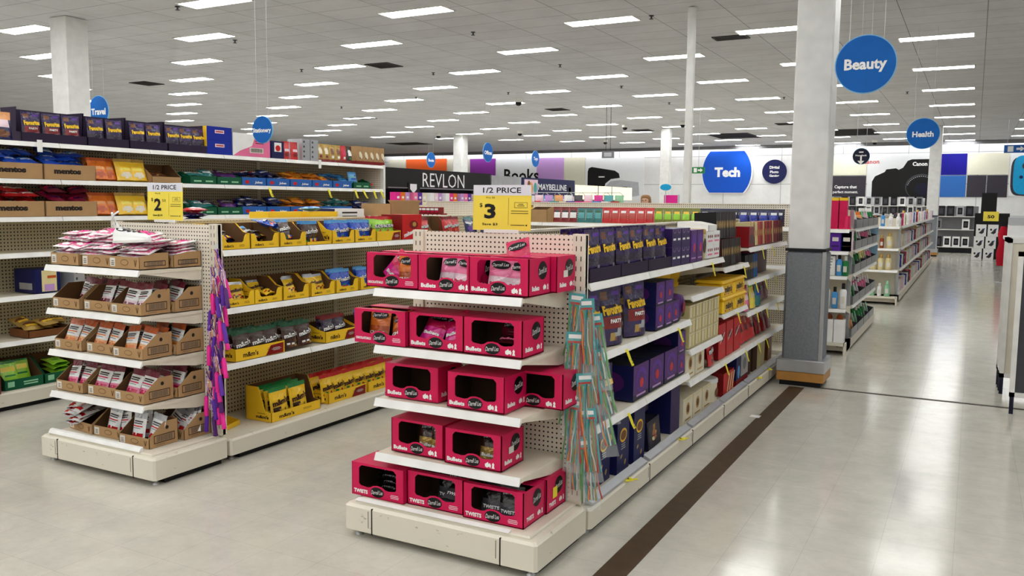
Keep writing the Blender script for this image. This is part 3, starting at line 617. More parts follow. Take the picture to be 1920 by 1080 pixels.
put(P_CHO, NE, -2.29, z, 'pink carton of chocolate balls', ne('top')); put(P_BULO, NE, -2.0, z, 'pink carton with pale pink packets', ne('top'), yaw=.01)
put(P_BULO, NE, -1.735, z, 'open pink carton with upright pink packets', ne('top'), v=-.01); put(P_BULS, Face('y', 3.3), -1.71, z, 'pink carton behind the front row', ne('top'), yaw=0)
put(D_ORG, NE, -2.25, z + .004, 'orange chocolate ball packet', ne('top'), v=.05, tilt=-.12); put(D_RED, NE, -2.345, z + .02, 'pink packet leaning sideways', ne('top'), v=.055, tilt=-.2, roll=.65)
put(D_PINK, NE, -2.03, z + .004, 'pale pink packet inside carton', ne('top'), v=.055, tilt=-.3); put(D_PINK, NE, -1.945, z + .004, 'pale pink packet inside carton', ne('top'), v=.03, tilt=-.25, roll=.1)
put(D_PINK, NE, -1.76, z + .01, 'pale pink packet standing proud of carton', ne('top'), v=.025, tilt=-.1, roll=.06); put(D_PINK, NE, -1.665, z + .005, 'pale pink packet inside carton', ne('top'), v=.03, tilt=-.1)
put(D_RED, NE, -1.70, z + .085, 'pink packet sticking up behind others', ne('top'), v=.1, tilt=-.25, roll=-.25)
z = .895 + T
put(P_CHO, NE, -2.35, z, 'pink carton of chocolate balls', ne('second'), yaw=-.01, v=-.015); put(P_BUL, NE, -2.055, z, 'pink carton with red packets', ne('second'), yaw=0); put(P_BUL, NE, -1.765, z, 'pink carton with dark red packets', ne('second'), v=-.005)
put(D_ORG, NE, -2.41, z + .004, 'orange chocolate ball packet', ne('second'), v=.04, tilt=-.2); put(D_MAR, NE, -2.29, z + .004, 'dark maroon packet', ne('second'), v=.06, tilt=-.5, roll=.4); put(D_ORG, NE, -2.27, z + .003, 'orange chocolate ball packet', ne('second'), v=.02, tilt=-.6, roll=-.4)
put(D_RED, NE, -2.11, z + .012, 'bright red packet inside carton', ne('second'), v=.03, tilt=-.6, roll=.12); put(D_RED, NE, -1.985, z + .02, 'bright red packet inside carton', ne('second'), v=.035, tilt=-.55, roll=-.3)
put(D_MAR, NE, -1.745, z + .004, 'dark maroon packet', ne('second'), v=.12, tilt=-.1); put(D_MAR, NE, -1.72, z + .01, 'dark maroon packet', ne('second'), v=.03, tilt=-1.2)
z = .65 + T
put(P_BUL, NE, -2.2, z, 'empty pink carton', ne('third'), yaw=.01, v=.02); put(P_BUL, NE, -1.845, z, 'empty pink carton', ne('third'), v=-.01); put(P_BUL, Face('y', 3.27), -1.66, z, 'pink carton turned towards the aisle', ne('third'), v=.0, yaw=0)
z = .395 + T
put(P_BUL, NE, -2.17, z, 'pink carton with striped packets', ne('fourth'), v=.02, yaw=-.02); put(P_BULS, NE, -1.86, z, 'pink carton with white sticker', ne('fourth'), v=-.005)
for u, v in ((-2.15, .07), (-2.07, .05)): put(D_BRN, NE, u, z + .004, 'brown and gold packet', ne('fourth'), v=v, tilt=-.15)
put(D_BRN, NE, -1.82, z + .004, 'brown and gold packet', ne('fourth'), v=.07, tilt=-.15)
z = .1735
put(P_TWI, NE, -2.365, z, 'pink twists carton', ne('base'), v=-.02, yaw=-.01); put(P_TWO, NE, -2.06, z, 'pink twists carton', ne('base'), v=0); put(P_TWO, NE, -1.752, z, 'pink twists carton', ne('base'), v=-.015); put(P_TWY, Face('y', 3.285), -1.745, z, 'pink twists carton with yellow sticker', ne('base'))
for k in range(5): put(D_TWR, NE, -2.36 + .01 * (k % 2), z + .005 + .026 * k, 'dark twists packet stacked flat', ne('base'), v=.03 + .004 * k, tilt=-1.5, d=.025)
put(D_BLK, NE, -2.06, z + .004, 'black twists packet standing in carton', ne('base'), v=.1, tilt=-.1); put(D_BLK, NE, -1.985, z + .01, 'black twists packet lying forward', ne('base'), v=.02, tilt=-1.1, roll=.1)
for u, v in ((-1.80, .05), (-1.70, .03), (-1.77, .11)): put(D_BLK, NE, u, z + .004, 'black twists packet', ne('base'), v=v, tilt=-.2)

# ---- brown cartons of the left end display
def brown_carton(w, d, hf, hb, seed, badge=True):
    mb = carton_tray(w, d, hf, hb, 'card', 'card_in', .52)
    mb.rect('f', (-w * .38, -.0012, hf * .5), w * .17, hf * .72, 'barlabel'); barlines(mb, 'f', (-w * .38, -.002, hf * .6), w * .13, 3, 'barcode', hf * .15, hf * .07, seed)
    mb.oval('f', (w * .02, -.0012, hf * .52), w * .13, hf * .26, 'card_in'); mb.oval('f', (w * .02, -.0016, hf * .52), w * .115, hf * .21, 'card')
    mb.plate('f', (w * .38, -.0012, hf * .5), [(-.012, hf * .25), (-.006, hf * .25), (0, -hf * .1), (.006, hf * .25), (.012, hf * .25), (.003, -hf * .3), (-.003, -hf * .3)], 'card_in')
    for sd, sg in (('r', 1), ('l', -1)):
        x = sg * (w / 2 + .001); y = d * .52; zz = hb * .32; bw, bh = d * .72, hb * .34
        mb.plate(sd, (x, y, zz), [(-bw / 2, -bh / 2), (bw / 2, -bh / 2), (bw / 2, bh / 2), (-bw / 2, bh / 2)], 'ink', 0, [(-bw / 2 + .004, -bh / 2 + .004), (bw / 2 - .004, -bh / 2 + .004), (bw / 2 - .004, bh / 2 - .004), (-bw / 2 + .004, bh / 2 - .004)])
        barcode(mb, sd, (x, y, zz), bw * .72, bh * .7, 'barcode', seed)
        if badge: mb.oval(sd, (x, d * .62, hb * .73), .011, .011, 'ink')
        mb.rect(sd, (x, d * .38, hb * .08), d * .3, .0025, 'barcode')
    return mb
B_LO = proto('shelf_carton', 'carton', brown_carton(.25, .195, .066, .085, 3, False)); B_HI = proto('shelf_carton', 'carton', brown_carton(.25, .195, .058, .135, 4))
def lolly(top, mid, low, dark, seed, w=.108, h=.165): return proto('lolly_pouch', 'candy packet', pouch(w, h, .032, 'purewhite', [(0, 1, .8, 1, top), (.0, 1, 0, .34, low), ('e', .3, .16, .2, .12, mid), ('e', .72, .22, .2, .1, mid), ('e', .55, .06, .2, .07, 'purewhite')],
    [('RECT', .5, .68, .32, .022, dark), ('RECT', .5, .61, .3, .018, dark), ('RECT', .5, .52, .36, .02, mid), ('RECT', .5, .45, .26, .012, 'grey')], seed=seed))
N_MAR = lolly('maroon', 'maroon', 'pinkwhite', 'ink', 11); N_ORG = lolly('orange_dk', 'orange', 'peach', 'grey_dk', 12); N_PNK = lolly('maroon', 'pink', 'pink_lt', 'ink', 13); N_WHT = lolly('silver', 'red', 'purewhite', 'grey_dk', 14)
N_FLAT = proto('candy_pouch', 'candy packet', pouch(.125, .17, .026, 'pinkwhite', [(0, 1, .16, .76, 'pink_lt'), ('e', .3, .45, .16, .1, 'maroon'), ('e', .7, .55, .18, .1, 'magenta'), ('e', .5, .3, .2, .08, 'purewhite'), ('e', .25, .65, .12, .06, 'maroon'), (0, 1, .86, 1, 'purewhite'), (0, 1, 0, .1, 'purewhite'), (0, .1, 0, 1, 'purewhite'), (.9, 1, 0, 1, 'purewhite')], [('RECT', .5, .75, .3, .02, 'grey')], pillow=True, seed=15, crk=.0035))
LE = Face('y', 3.1)
def le(n): return "left end display's %s shelf" % n
UX = (-4.64, -4.375, -4.105)
for tier, zz, pr, pk, look in (('top', 1.16, B_LO, None, ''), ('second', .905, B_HI, N_MAR, 'maroon topped white candy packet'), ('third', .66, B_HI, N_ORG, 'orange topped white candy packet'), ('fourth', .41, B_HI, N_PNK, 'pink berry candy packet')):
    z = zz + T
    for i, u in enumerate(UX): put(pr, LE, u + (.012 if i == 1 else 0), z, 'brown cardboard carton', le(tier), v=(0, .01, -.006)[i], jit=.004)
    put(pr, Face('y', 3.3), UX[2] + .02, z, 'brown carton behind the front row', le(tier), jit=.003)
    if pk is None: continue
    for i, u in enumerate(UX):
        for j in range(4 if i != 1 else 3):
            a = (-.055, .055, -.05, .06)[j]
            if tier == 'second' and i == 0 and j == 0: continue
            put(pk, LE, u + a, z + .006, look, le(tier), v=(.03, .035, .085, .09)[j] + (.05 if tier == 'second' and i < 2 else 0), tilt=-.35 - .1 * RND.random(), roll=RND.uniform(-.12, .12), yaw=RND.uniform(-.1, .1), d=.032)
    for j in range(3): put(pk, Face('y', 3.3), UX[2] + (-.04, .06, .0)[j], z + .006, look, 'rear carton, ' + tier + ' left tier', v=(.02, .03, .09)[j], tilt=-.3, roll=RND.uniform(-.15, .15), d=.032)
z = 1.16 + T
for i, u in enumerate(UX):
    for j in range(13):
        put(N_FLAT, LE, u + (-.06, .06)[j % 2] + RND.uniform(-.02, .02), z + .05 + .0185 * (j // 2), 'pink and white candy packet lying flat', le('top'), v=RND.uniform(0, .03) + (.06 if j > 5 else 0), tilt=-1.42 + RND.uniform(-.14, .1), roll=RND.uniform(-.14, .14), yaw=RND.uniform(-.45, .45), d=.026)
for j in range(8): put(N_FLAT, Face('y', 3.3), UX[2] + (-.05, .06)[j % 2], z + .05 + .019 * (j // 2), 'flat pink candy packet', 'rear carton, top left tier', v=RND.uniform(0, .03), tilt=-1.46, yaw=RND.uniform(-.2, .2), d=.03)
z = .1735
for i, u in enumerate((-4.6, -4.34, -4.06)): put(B_HI, LE, u, z, 'brown cardboard carton', le('base'), v=(.03, .02, -.02)[i], yaw=(-.12, .0, 0)[i])
put(B_HI, Face('y', 3.3), -4.04, z, 'brown carton behind the front row', le('base'))
for j in range(7): put(N_WHT, LE, -4.64 + RND.uniform(-.04, .06), z + .045 + .018 * j, 'white candy packet fanned out flat', le('base'), v=RND.uniform(-.01, .06), tilt=-1.25 + RND.uniform(-.15, .1), yaw=RND.uniform(-.6, .6), d=.03)
for u, v, r_ in ((-4.36, .05, .1), (-4.27, .07, -.2), (-4.1, .02, 0), (-4.0, .05, .15), (-4.14, .1, -.1)): put(N_WHT, LE, u, z + .006, 'white candy packet standing up', le('base'), v=v, tilt=-.2, roll=r_, d=.032)
for j in range(4): put(N_WHT, Face('y', 3.3), -4.1 + .05 * j, z + .006, 'white candy packet', 'rear carton, base left tier', v=.03 + .02 * j, tilt=-.4, roll=.5 - .3 * j, d=.032)

# ---- price boards on the two end displays
def price_board(x, y, z, w, h, big, cents, was, save, label, rz=0):
    o = empty('price_sign', (x, y, z), label, 'price sign', None); o.rotation_euler = (-.03, 0, rz)
    m = MB().box(-w / 2, w / 2, 0, .003, 0, h, 'yellow_sign', b='white'); m.rect('f', (0, -.0006, h * .885), w, h * .23, 'sign_grey')
    m.text('f', (0, -.0014, h * .885), '1/2 PRICE', w * .66, h * .12, 'black', .015)
    m.text('f', (-w * .2, -.0014, h * .42), big, None or w * .2, h * .33, 'black', .035); m.text('f', (-w * .36, -.0014, h * .55), '$', w * .05, h * .1, 'black', .01)
    if cents: m.text('f', (-w * .02, -.0014, h * .53), cents, w * .1, h * .07, 'black', 0)
    m.text('f', (-w * .2, -.0014, h * .72), was, w * .16, h * .045, 'black', 0); m.text('f', (-w * .2, -.0014, h * .13), save, w * .27, h * .06, 'black', .02)
    m.rect('f', (w * .12, -.0014, h * .42), .0012, h * .6, 'black')
    m.plate('f', (w * .33, -.0014, h * .56), [(-w * .11, -h * .06), (w * .11, -h * .06), (w * .11, h * .06), (-w * .11, h * .06)], 'black', 0, [(-w * .105, -h * .053), (w * .105, -h * .053), (w * .105, h * .053), (-w * .105, h * .053)])
    barlines(m, 'f', (w * .33, -.0014, h * .58), w * .13, 2, 'black', h * .035, h * .012, 1); barlines(m, 'f', (w * .31, -.0014, h * .43), w * .3, 2, 'black', h * .05, h * .012, 2); m.rect('f', (w * .28, -.0014, h * .12), w * .24, h * .014, 'black'); m.oval('f', (w * .43, -.0014, h * .12), .004, .004, 'black')
    c = obj('board', m); c.parent = o
    k = MB().box(-w * .3, w * .3, -.003, .012, -.012, .004, 'white'); c = obj('holder', k, label='metal sign holder'); c.parent = o
price_board(-1.955, 3.5, 1.418, .302, .212, '3', None, 'Was $6', 'Save $3', 'half price board reading 3 dollars on near end display', .05)
price_board(-4.262, 3.5, 1.424, .305, .222, '2', '50', 'Was $5', 'Save $2.50', 'half price board reading 2 dollars 50 on left end display')

# ---- left run: yellow boxes of candy
def u_box(w, d, hf, hb, m, txt=None, tc='brown', notch=.45, side=True, mi='card_in', accent=None, slope=.55):
    mb = MB(); t = .003
    mb.box(-w / 2 + t, w / 2 - t, t, d - t, .0005, t, mi)
    pts = [(0, 0), (d, 0), (d, hb), (d * slope, hb), (d * .25, hf * 1.12), (0, hf)]
    mb.plate('r', (w / 2, 0, 0), pts, m, t, m2=mi); mb.plate('l', (-w / 2, 0, 0), [(-a, b) for a, b in pts], m, t, m2=mi)
    nb = hf * notch
    fp = [(-w / 2, 0), (w / 2, 0), (w / 2, hf), (w * .36, hf), (w * .31, hf * .8), (w * .28, nb + .006), (w * .24, nb), (-w * .24, nb), (-w * .28, nb + .006), (-w * .31, hf * .8), (-w * .36, hf), (-w / 2, hf)]
    if notch >= 1: fp = [(-w / 2, 0), (w / 2, 0), (w / 2, hf), (-w / 2, hf)]
    mb.plate('f', (0, 0, 0), fp, m, t, m2=mi); mb.plate('b', (0, d, 0), [(-w / 2, 0), (w / 2, 0), (w / 2, hb), (-w / 2, hb)], m, t, m2=mi)
    if txt:
        mb.text('f', (-w * .2, -.001, nb * .5 if notch < 1 else hf * .45), txt, w * .3, min(nb, hf) * .42, tc, .03); barlines(mb, 'f', (w * .22, -.001, (nb if notch < 1 else hf) * .6), w * .2, 2, tc, .008, .002, 5)
        mb.text('l', (-w / 2 - .001, d * .36, hf * .48), txt, d * .5, hf * .36, tc, .05); mb.rect('l', (-w / 2 - .001, d * .4, hf * .85), d * .3, .003, tc)
    if accent: mb.plate('f', (0, -.001, 0), [(w * .1, .002), (w * .47, .002), (w * .47, hf * .9), (w * .2, hf * .8)], accent); barlines(mb, 'f', (w * .32, -.0018, hf * .55), w * .2, 3, 'purewhite', .007, .002, 8)
    return mb
def mm(base, dots, top, seed, w=.12, h=.15, txt='m&m\'s', tc='purewhite'):
    rd = random.Random(seed); regs = [(0, 1, .84, 1, top)]
    for k in range(6): regs.append(('e', rd.uniform(.15, .85), rd.uniform(.08, .3), .1, .06, dots[k % len(dots)]))
    tx = ([(txt, .52, .52, .86, .2, 'black', .09, .1, .12), (txt, .5, .53, .82, .18, tc, .04, .1, .12)] if tc == 'purewhite' else [(txt, .5, .52, .84, .2, tc, .05, .1, .12)])
    return proto('chocolate_candy_bag', 'candy packet', pouch(w, h, .04, base, regs, tx, seed=seed))
M_BLUE = mm('blue', ['red', 'orange', 'green', 'blue_lt'], 'blue_lt', 21); M_BRN = mm('brown', ['red', 'blue', 'green', 'yellow'], 'blue_lt', 22); M_BRNG = mm('brown', ['brown_md', 'gold', 'purewhite'], 'green_dk', 23, .14, .17)
M_YEL = mm('yellow', ['red', 'green', 'blue', 'brown'], 'red', 24, .14, .19, tc='brown'); M_YELG = mm('yellow', ['brown', 'brown_md', 'gold'], 'green', 25, .16, .2, tc='brown'); M_BLK = mm('purple_dk', ['grey', 'red'], 'red_dk', 26, .13, .17)
M_SM = mm('yellow', ['red', 'brown'], 'silver', 27, .1, .12, tc='brown'); M_LIME = mm('lime', ['red', 'orange', 'purple', 'green'], 'red', 28, .17, .155, 'Skittles', 'purewhite'); M_RED = mm('red', ['orange', 'brown', 'red_dk'], 'red_dk', 29, .15, .16, 'maltesers')
Y_U = proto('display_box', 'box', u_box(.24, .22, .088, .15, 'yellow', "m&m's")); Y_FULL = proto('display_box', 'box', u_box(.24, .22, .088, .15, 'yellow', "m&m's", notch=1, accent='red')); Y_OPEN = proto('display_box', 'box', u_box(.24, .22, .02, .15, 'yellow', None, notch=1))
Y_W = proto('display_box', 'box', u_box(.42, .22, .075, .1, 'yellow', "m&m's", notch=1, accent='red_dk', slope=.7)); Y_N = proto('display_box', 'box', u_box(.33, .22, .075, .12, 'yellow', "m&m's", notch=1, accent='red_dk', slope=.7)); Y_BIG = proto('display_box', 'box', u_box(.46, .22, .06, .22, 'yellow', "m&m's", notch=1, slope=.5))
LM = Face('x', -3.865)
def lr(n): return "left run's %s candy shelf" % n
z = 1.25 + T
put(Y_U, LM, 3.67, z, 'yellow notched candy box', lr('top')); put(Y_U, LM, 3.915, z, 'yellow notched candy box', lr('top')); put(Y_U, LM, 4.165, z, 'yellow notched candy box', lr('top')); put(Y_OPEN, LM, 4.415, z, 'open fronted box of dark packets', lr('top'))
for u in (4.665, 4.91): put(Y_U, LM, u, z, 'yellow notched candy box', lr('top'))
for u, v, a in ((3.64, .05, -.9), (3.7, .08, -1.1), (3.9, .05, -1.0), (4.0, .1, -1.2)): put(M_BRN, LM, u, z + .02, 'brown candy packet lying back', lr('top'), v=v, tilt=a, yaw=RND.uniform(-.3, .3))
put(M_BLUE, LM, 4.05, z + .1, 'blue candy packet lying across boxes', lr('top'), v=.03, tilt=-1.3, yaw=.5); put(M_BRN, LM, 4.18, z + .02, 'brown candy packet standing', lr('top'), v=.05, tilt=-.4)
for u, v in ((4.36, .03), (4.42, .05), (4.4, .1)): put(M_BRN, LM, u, z + .004, 'brown candy packet in open box', lr('top'), v=v, tilt=-.08)
for u, v in ((4.62, .02), (4.72, .025), (4.67, .09), (4.86, .02), (4.96, .025), (4.91, .09)): put(M_BLUE, LM, u, z + .006, 'blue candy packet in notched box', lr('top'), v=v, tilt=-.12, roll=RND.uniform(-.05, .05))
Y_SK = proto('display_box', 'box', u_box(.3, .22, .07, .12, 'yellow', None, notch=1, accent='red_dk'))
put(Y_SK, LM, 5.19, z, 'low yellow box of lime packets', lr('top'))
for u, v in ((5.12, .01), (5.24, .03), (5.14, .08), (5.25, .1)): put(M_LIME, LM, u, z + .02, 'lime green candy packet', lr('top'), v=v, tilt=-.2, roll=RND.uniform(-.1, .1))
mb = box(.26, .2, .19, 'red', l='red_dk'); mb.oval('f', (.02, -.001, .11), .06, .035, 'red_dk'); mb.oval('f', (.03, -.0015, .115), .025, .018, 'gold'); mb.text('f', (-.03, -.002, .05), 'maltesers', .16, .035, 'purewhite', .04, 0, .25)
put(proto('closed_box', 'box', mb), LM, 5.49, z, 'closed red candy box', lr('top'))
for u, v in ((5.7, .01), (5.72, .07), (5.74, .12), (6.06, .01), (6.1, .07), (6.2, .03), (6.22, .1)): put(M_RED, LM, u, z + .004, 'red candy packet', lr('top'), v=v, tilt=-.15, roll=RND.uniform(-.08, .08))
put(proto('shelf_carton', 'carton', carton_tray(.26, .2, .05, .17, 'card', 'card_in', .6)), LM, 5.91, z, 'open brown carton', lr('top'))
P_NAVY = proto('candy_pouch', 'candy packet', pouch(.13, .15, .04, 'navy', [(0, 1, .85, 1, 'teal'), ('e', .5, .3, .3, .15, 'violet'), (.1, .9, .55, .7, 'silver')], seed=31))
for k in range(9): put(P_NAVY, LM, 6.42 + .085 * k, z + .004, 'dark blue candy packet', lr('top'), v=.02 + .03 * (k % 3), tilt=-.3, roll=RND.uniform(-.3, .3))
z = .905 + T
for u in (3.7, 3.935, 4.185, 4.445, 4.7, 4.965, 5.22): put(Y_U, LM, u, z, 'yellow notched candy box', lr('middle'))
for u, v, a, y in ((3.66, .02, -.6, .2), (3.75, .06, -.4, -.3), (3.9, .05, -.9, .4), (4.0, .03, -1.2, .1), (3.97, .1, -.6, 0), (4.22, .05, -.5, .1), (4.26, .1, -.3, 0), (4.4, .03, -.3, 0), (4.5, .05, -.3, .1), (4.45, .1, -.25, 0)): put(M_SM, LM, u, z + .012, 'small yellow candy packet', lr('middle'), v=v, tilt=a, yaw=y)
for u, v in ((4.63, .02), (4.73, .025), (4.66, .08), (4.76, .1), (4.92, .02), (5.02, .02), (4.97, .09), (5.17, .02), (5.27, .03)): put(M_BLUE, LM, u, z + .006, 'blue candy packet in notched box', lr('middle'), v=v, tilt=-.12)
z = .57 + T
put(Y_W, LM, 3.86, z, 'wide low yellow candy box', lr('lower')); put(Y_N, LM, 4.63, z, 'yellow box with red corner', lr('lower')); put(Y_N, LM, 5.0, z, 'yellow box with red corner', lr('lower'))
for u, v in ((3.75, .012), (3.88, .012), (4.0, .02), (3.73, .06), (3.87, .06), (3.99, .07), (3.75, .12), (3.9, .12), (4.15, .01), (4.3, .015), (4.16, .07), (4.31, .08), (4.2, .13)): put(M_BRNG, LM, u, z + .004, 'brown candy packet with green top', lr('lower'), v=v, tilt=-.14, roll=RND.uniform(-.06, .06))
for u, v in ((4.54, .02), (4.66, .02), (4.56, .08), (4.7, .08)): put(M_BLK, LM, u, z + .004, 'black candy packet', lr('lower'), v=v, tilt=-.12)
for u, v in ((4.95, .02), (5.05, .03), (5.0, .1)): put(M_BLUE, LM, u, z + .02, 'blue candy packet', lr('lower'), v=v, tilt=-.2)
z = .1365
put(Y_BIG, LM, 4.17, z, 'large yellow box of green topped packets', lr('base')); put(Y_W, LM, 4.72, z, 'wide low yellow candy box', lr('base'), v=.02); put(Y_W, LM, 5.16, z, 'wide low yellow candy box', lr('base'), v=.02)
for u, v in ((4.05, .012), (4.23, .012), (4.06, .07), (4.24, .08), (4.05, .13), (4.24, .14)): put(M_YELG, LM, u, z + .006, 'yellow packet with green top', lr('base'), v=v, tilt=-.12, roll=RND.uniform(-.04, .04))
for k in range(14): put(M_YEL, LM, 4.56 + .118 * (k % 7), z + .006, 'yellow packet with red top', lr('base'), v=.045 + .09 * (k // 7), tilt=-.14, roll=RND.uniform(-.06, .06))
put(proto('crumpled_box', 'box', carton_tray(.2, .16, .03, .05, 'yellow', 'yellow', .5)), LM, 3.72, z, 'flattened yellow box', lr('base'), v=.12, yaw=.3)
put(M_SM, LM, 3.72, z + .01, 'loose yellow packet in flattened box', lr('base'), v=.17, tilt=-1.1, yaw=.4)
# upper left face of the left run, seen over its spine
M_ST = [proto('candy_pouch', 'candy packet', pouch(.16, .13, .035, a, [(0, 1, .1, .3, b), ('e', .5, .6, .3, .15, c)], pillow=True, seed=s)) for a, b, c, s in (('blue_lt', 'purewhite', 'blue', 1), ('purple', 'purewhite', 'blue', 2), ('navy', 'purewhite', 'red', 3), ('red', 'purple', 'purewhite', 4))]
NB = Face('n', -4.72)
for j in range(7): put(M_ST[(0, 0, 1, 2, 1, 2, 3)[j]], NB, 3.95 + RND.uniform(-.02, .02), 1.256 + .034 * j, ('pale blue', 'pale blue', 'purple', 'navy', 'purple', 'navy', 'red')[j] + ' packet stacked flat', "left run's rear top shelf", v=.12, tilt=-1.54, d=.035)
YB1 = proto('closed_box', 'box', box(.34, .18, .21, 'yellow')); WB = proto('closed_box', 'box', barlines(box(.36, .18, .23, 'purewhite', l='navy', r='navy'), 'b', (0, .1805, .2), .2, 3, 'ink', .03, .012))
put(YB1, NB, 4.6, 1.256, 'closed yellow box', "left run's rear top shelf", v=.2); put(YB1, NB, 5.0, 1.256, 'closed yellow box', "left run's rear top shelf", v=.2); put(WB, NB, 5.34, 1.256, 'white box with navy ends', "left run's rear top shelf", v=.18)
put(M_ST[0], NB, 4.97, 1.468, 'pale blue packet lying on yellow box', "left run's rear top shelf", v=.22, tilt=-1.54, d=.035)
for k in range(6): put(P_NAVY, NB, 5.7 + .3 * k, 1.256, 'dark blue packet', "left run's rear top shelf", v=.1, tilt=-.2)
mb = carton_tray(.4, .3, .1, .1, 'card', 'card_in', .5); mb.plate('f', (0, 0, .1), [(-.2, 0), (.2, 0), (.22, .02), (-.22, .02)], 'card', .003); mb.plate('r', (.2, 0, .1), [(0, 0), (.3, 0), (.33, .03), (-.03, .03)], 'card', .003)
put(proto('open_carton', 'carton', mb), Face('x', -4.15), 5.8, 1.4285, 'open brown carton lying', "left run's spine top")

# ---- tall run
def tr(n): return "tall run's %s shelf" % n
TM = Face('x', -6.18)
FAVR = [(0, 1, .78, 1, 'purple'), (.05, .95, .28, .45, 'purple_dk'), ('e', .25, .85, .18, .08, 'brown_md'), ('e', .72, .9, .15, .06, 'violet'), ('e', .4, .16, .14, .07, 'gold'), ('e', .68, .2, .14, .06, 'silver'), ('e', .55, .1, .1, .05, 'brown_md')]
def fav(w, h, t, party, seed): return proto('chocolate_pouch', 'chocolate packet', pouch(w, h, t, 'purple', FAVR + ([(.12, .92, .3, .53, 'red_dk')] if party else []), [('RECT', .5, .62, .44, .075, 'purple_dk'), ('Favourites', .5, .62, .8, .17, 'yellow', .05, 0, .06)] + ([('PARTY', .52, .42, .46, .07, 'purewhite', .04)] if party else []), seed=seed))
F_P = fav(.15, .215, .045, True, 41); F_N = fav(.15, .215, .045, False, 42)
def fav_tray(w): return u_box(w, .24, .065, .25, 'purple_dk', None, notch=1, mi='purple_dk', slope=.2)
F_T3 = proto('display_box', 'box', fav_tray(.53)); F_T2 = proto('display_box', 'box', fav_tray(.37)); F_T2B = proto('display_box', 'box', fav_tray(.42))
z = 1.96 + T
put(F_T3, TM, 4.1, z, 'dark purple chocolate tray', tr('top')); put(F_T2, TM, 4.56, z, 'dark purple chocolate tray', tr('top')); put(F_T2, TM, 4.94, z, 'dark purple chocolate tray', tr('top')); put(F_T2B, TM, 5.35, z, 'dark purple chocolate tray', tr('top'))
for u in (3.94, 4.1, 4.26): put(F_P, TM, u, z + .004, 'purple chocolate packet with red band', tr('top'), v=.015, tilt=-.06)
for u in (4.47, 4.64, 4.86, 5.02, 5.22, 5.36, 5.5): put(F_N, TM, u, z + .004, 'purple chocolate packet', tr('top'), v=.015, tilt=-.06)
put(proto('chocolate_pouch', 'chocolate packet', pouch(.22, .2, .06, 'navy', [(0, 1, .75, 1, 'peach'), (.1, .9, .45, .7, 'pinkwhite'), ('e', .5, .2, .4, .15, 'brown_md')], seed=44)), TM, 3.68, z, 'navy and tan packet', tr('top'), tilt=-.1)
mb = box(.3, .22, .125, 'royal', l='yellow'); mb.rect('f', (0, -.001, .08), .11, .03, 'pinkwhite'); mb.rect('f', (0, -.002, .08), .09, .012, 'strawred')
P_RB = proto('closed_box', 'box', mb); put(P_RB, TM, 5.71, z, 'lower bright blue box', tr('top')); put(P_RB, TM, 5.71, z + .126, 'upper bright blue box stacked', tr('top'))
mb = MB().box(-.24, .24, 0, .22, 0, .215, 'purewhite'); mb.plate('f', (0, -.001, 0), [(-.24, 0), (.24, 0), (.24, .21), (.05, .2), (0, .1), (-.15, .05)], 'pink_lt'); mb.rect('f', (.06, -.002, .06), .18, .05, 'barlabel'); barcode(mb, 'f', (.06, -.003, .06), .15, .035); barlines(mb, 'f', (.1, -.002, .15), .12, 2, 'maroon', .02, .008)
put(proto('closed_box', 'box', mb), TM, 6.11, z, 'white and pink carton', tr('top'))
mb = box(.17, .2, .17, 'navy'); mb.rect('f', (0, -.001, .11), .1, .09, 'purewhite'); mb.oval('f', (0, -.002, .1), .035, .03, 'red'); put(proto('closed_box', 'box', mb), TM, 6.46, z, 'small navy box with white window', tr('top'))
R_P = proto('chocolate_pouch', 'chocolate packet', pouch(.11, .18, .05, 'red', [(.2, .8, .4, .55, 'pinkwhite'), ('e', .5, .25, .3, .1, 'red_dk')], seed=46))
for u in (6.62, 6.74): put(R_P, TM, u, z, 'red chocolate packet', tr('top'), v=.02, tilt=-.05)
mb = box(.12, .2, .22, 'silver'); [mb.oval('f', (-.03, -.001, .04 + .05 * k), .012, .012, 'grey_dk') for k in range(4)]; P_SB = proto('closed_box', 'box', mb)
for u in (6.87, 7.0): put(P_SB, TM, u, z, 'silver dotted box', tr('top'))
G_P = [proto('chocolate_pouch', 'chocolate packet', pouch(.095, .19, .05, a, [(0, 1, 0, .14, 'red_dk'), ('e', .5, .6, .35, .2, b), (.3, .7, .25, .35, c)], seed=s)) for a, b, c, s in (('gold', 'creambox', 'maroon', 47), ('gold', 'brown_md', 'purewhite', 48), ('red', 'pink', 'purewhite', 49), ('brown', 'purewhite', 'green', 50))]
for k in range(6): put(G_P[(0, 0, 1, 1, 2, 3)[k]], TM, 7.13 + .098 * k, z, ('gold chocolate packet', 'gold chocolate packet', 'bronze chocolate packet', 'bronze chocolate packet', 'red slim chocolate packet', 'black slim chocolate packet')[k], tr('top'), v=.02, tilt=-.04)
mb = box(.1, .18, .2, 'card'); mb.box(-.052, .052, -.003, .18, 0, .035, 'red_dk'); mb.oval('f', (.02, -.004, .1), .025, .045, 'creambox', 12, .5); mb.oval('f', (.015, -.004, .07), .012, .012, 'brown'); P_TN = proto('closed_box', 'box', mb)
for k in range(5): put(P_TN, TM, 7.75 + .103 * k, z, 'tan biscuit box with maroon foot', tr('top'))
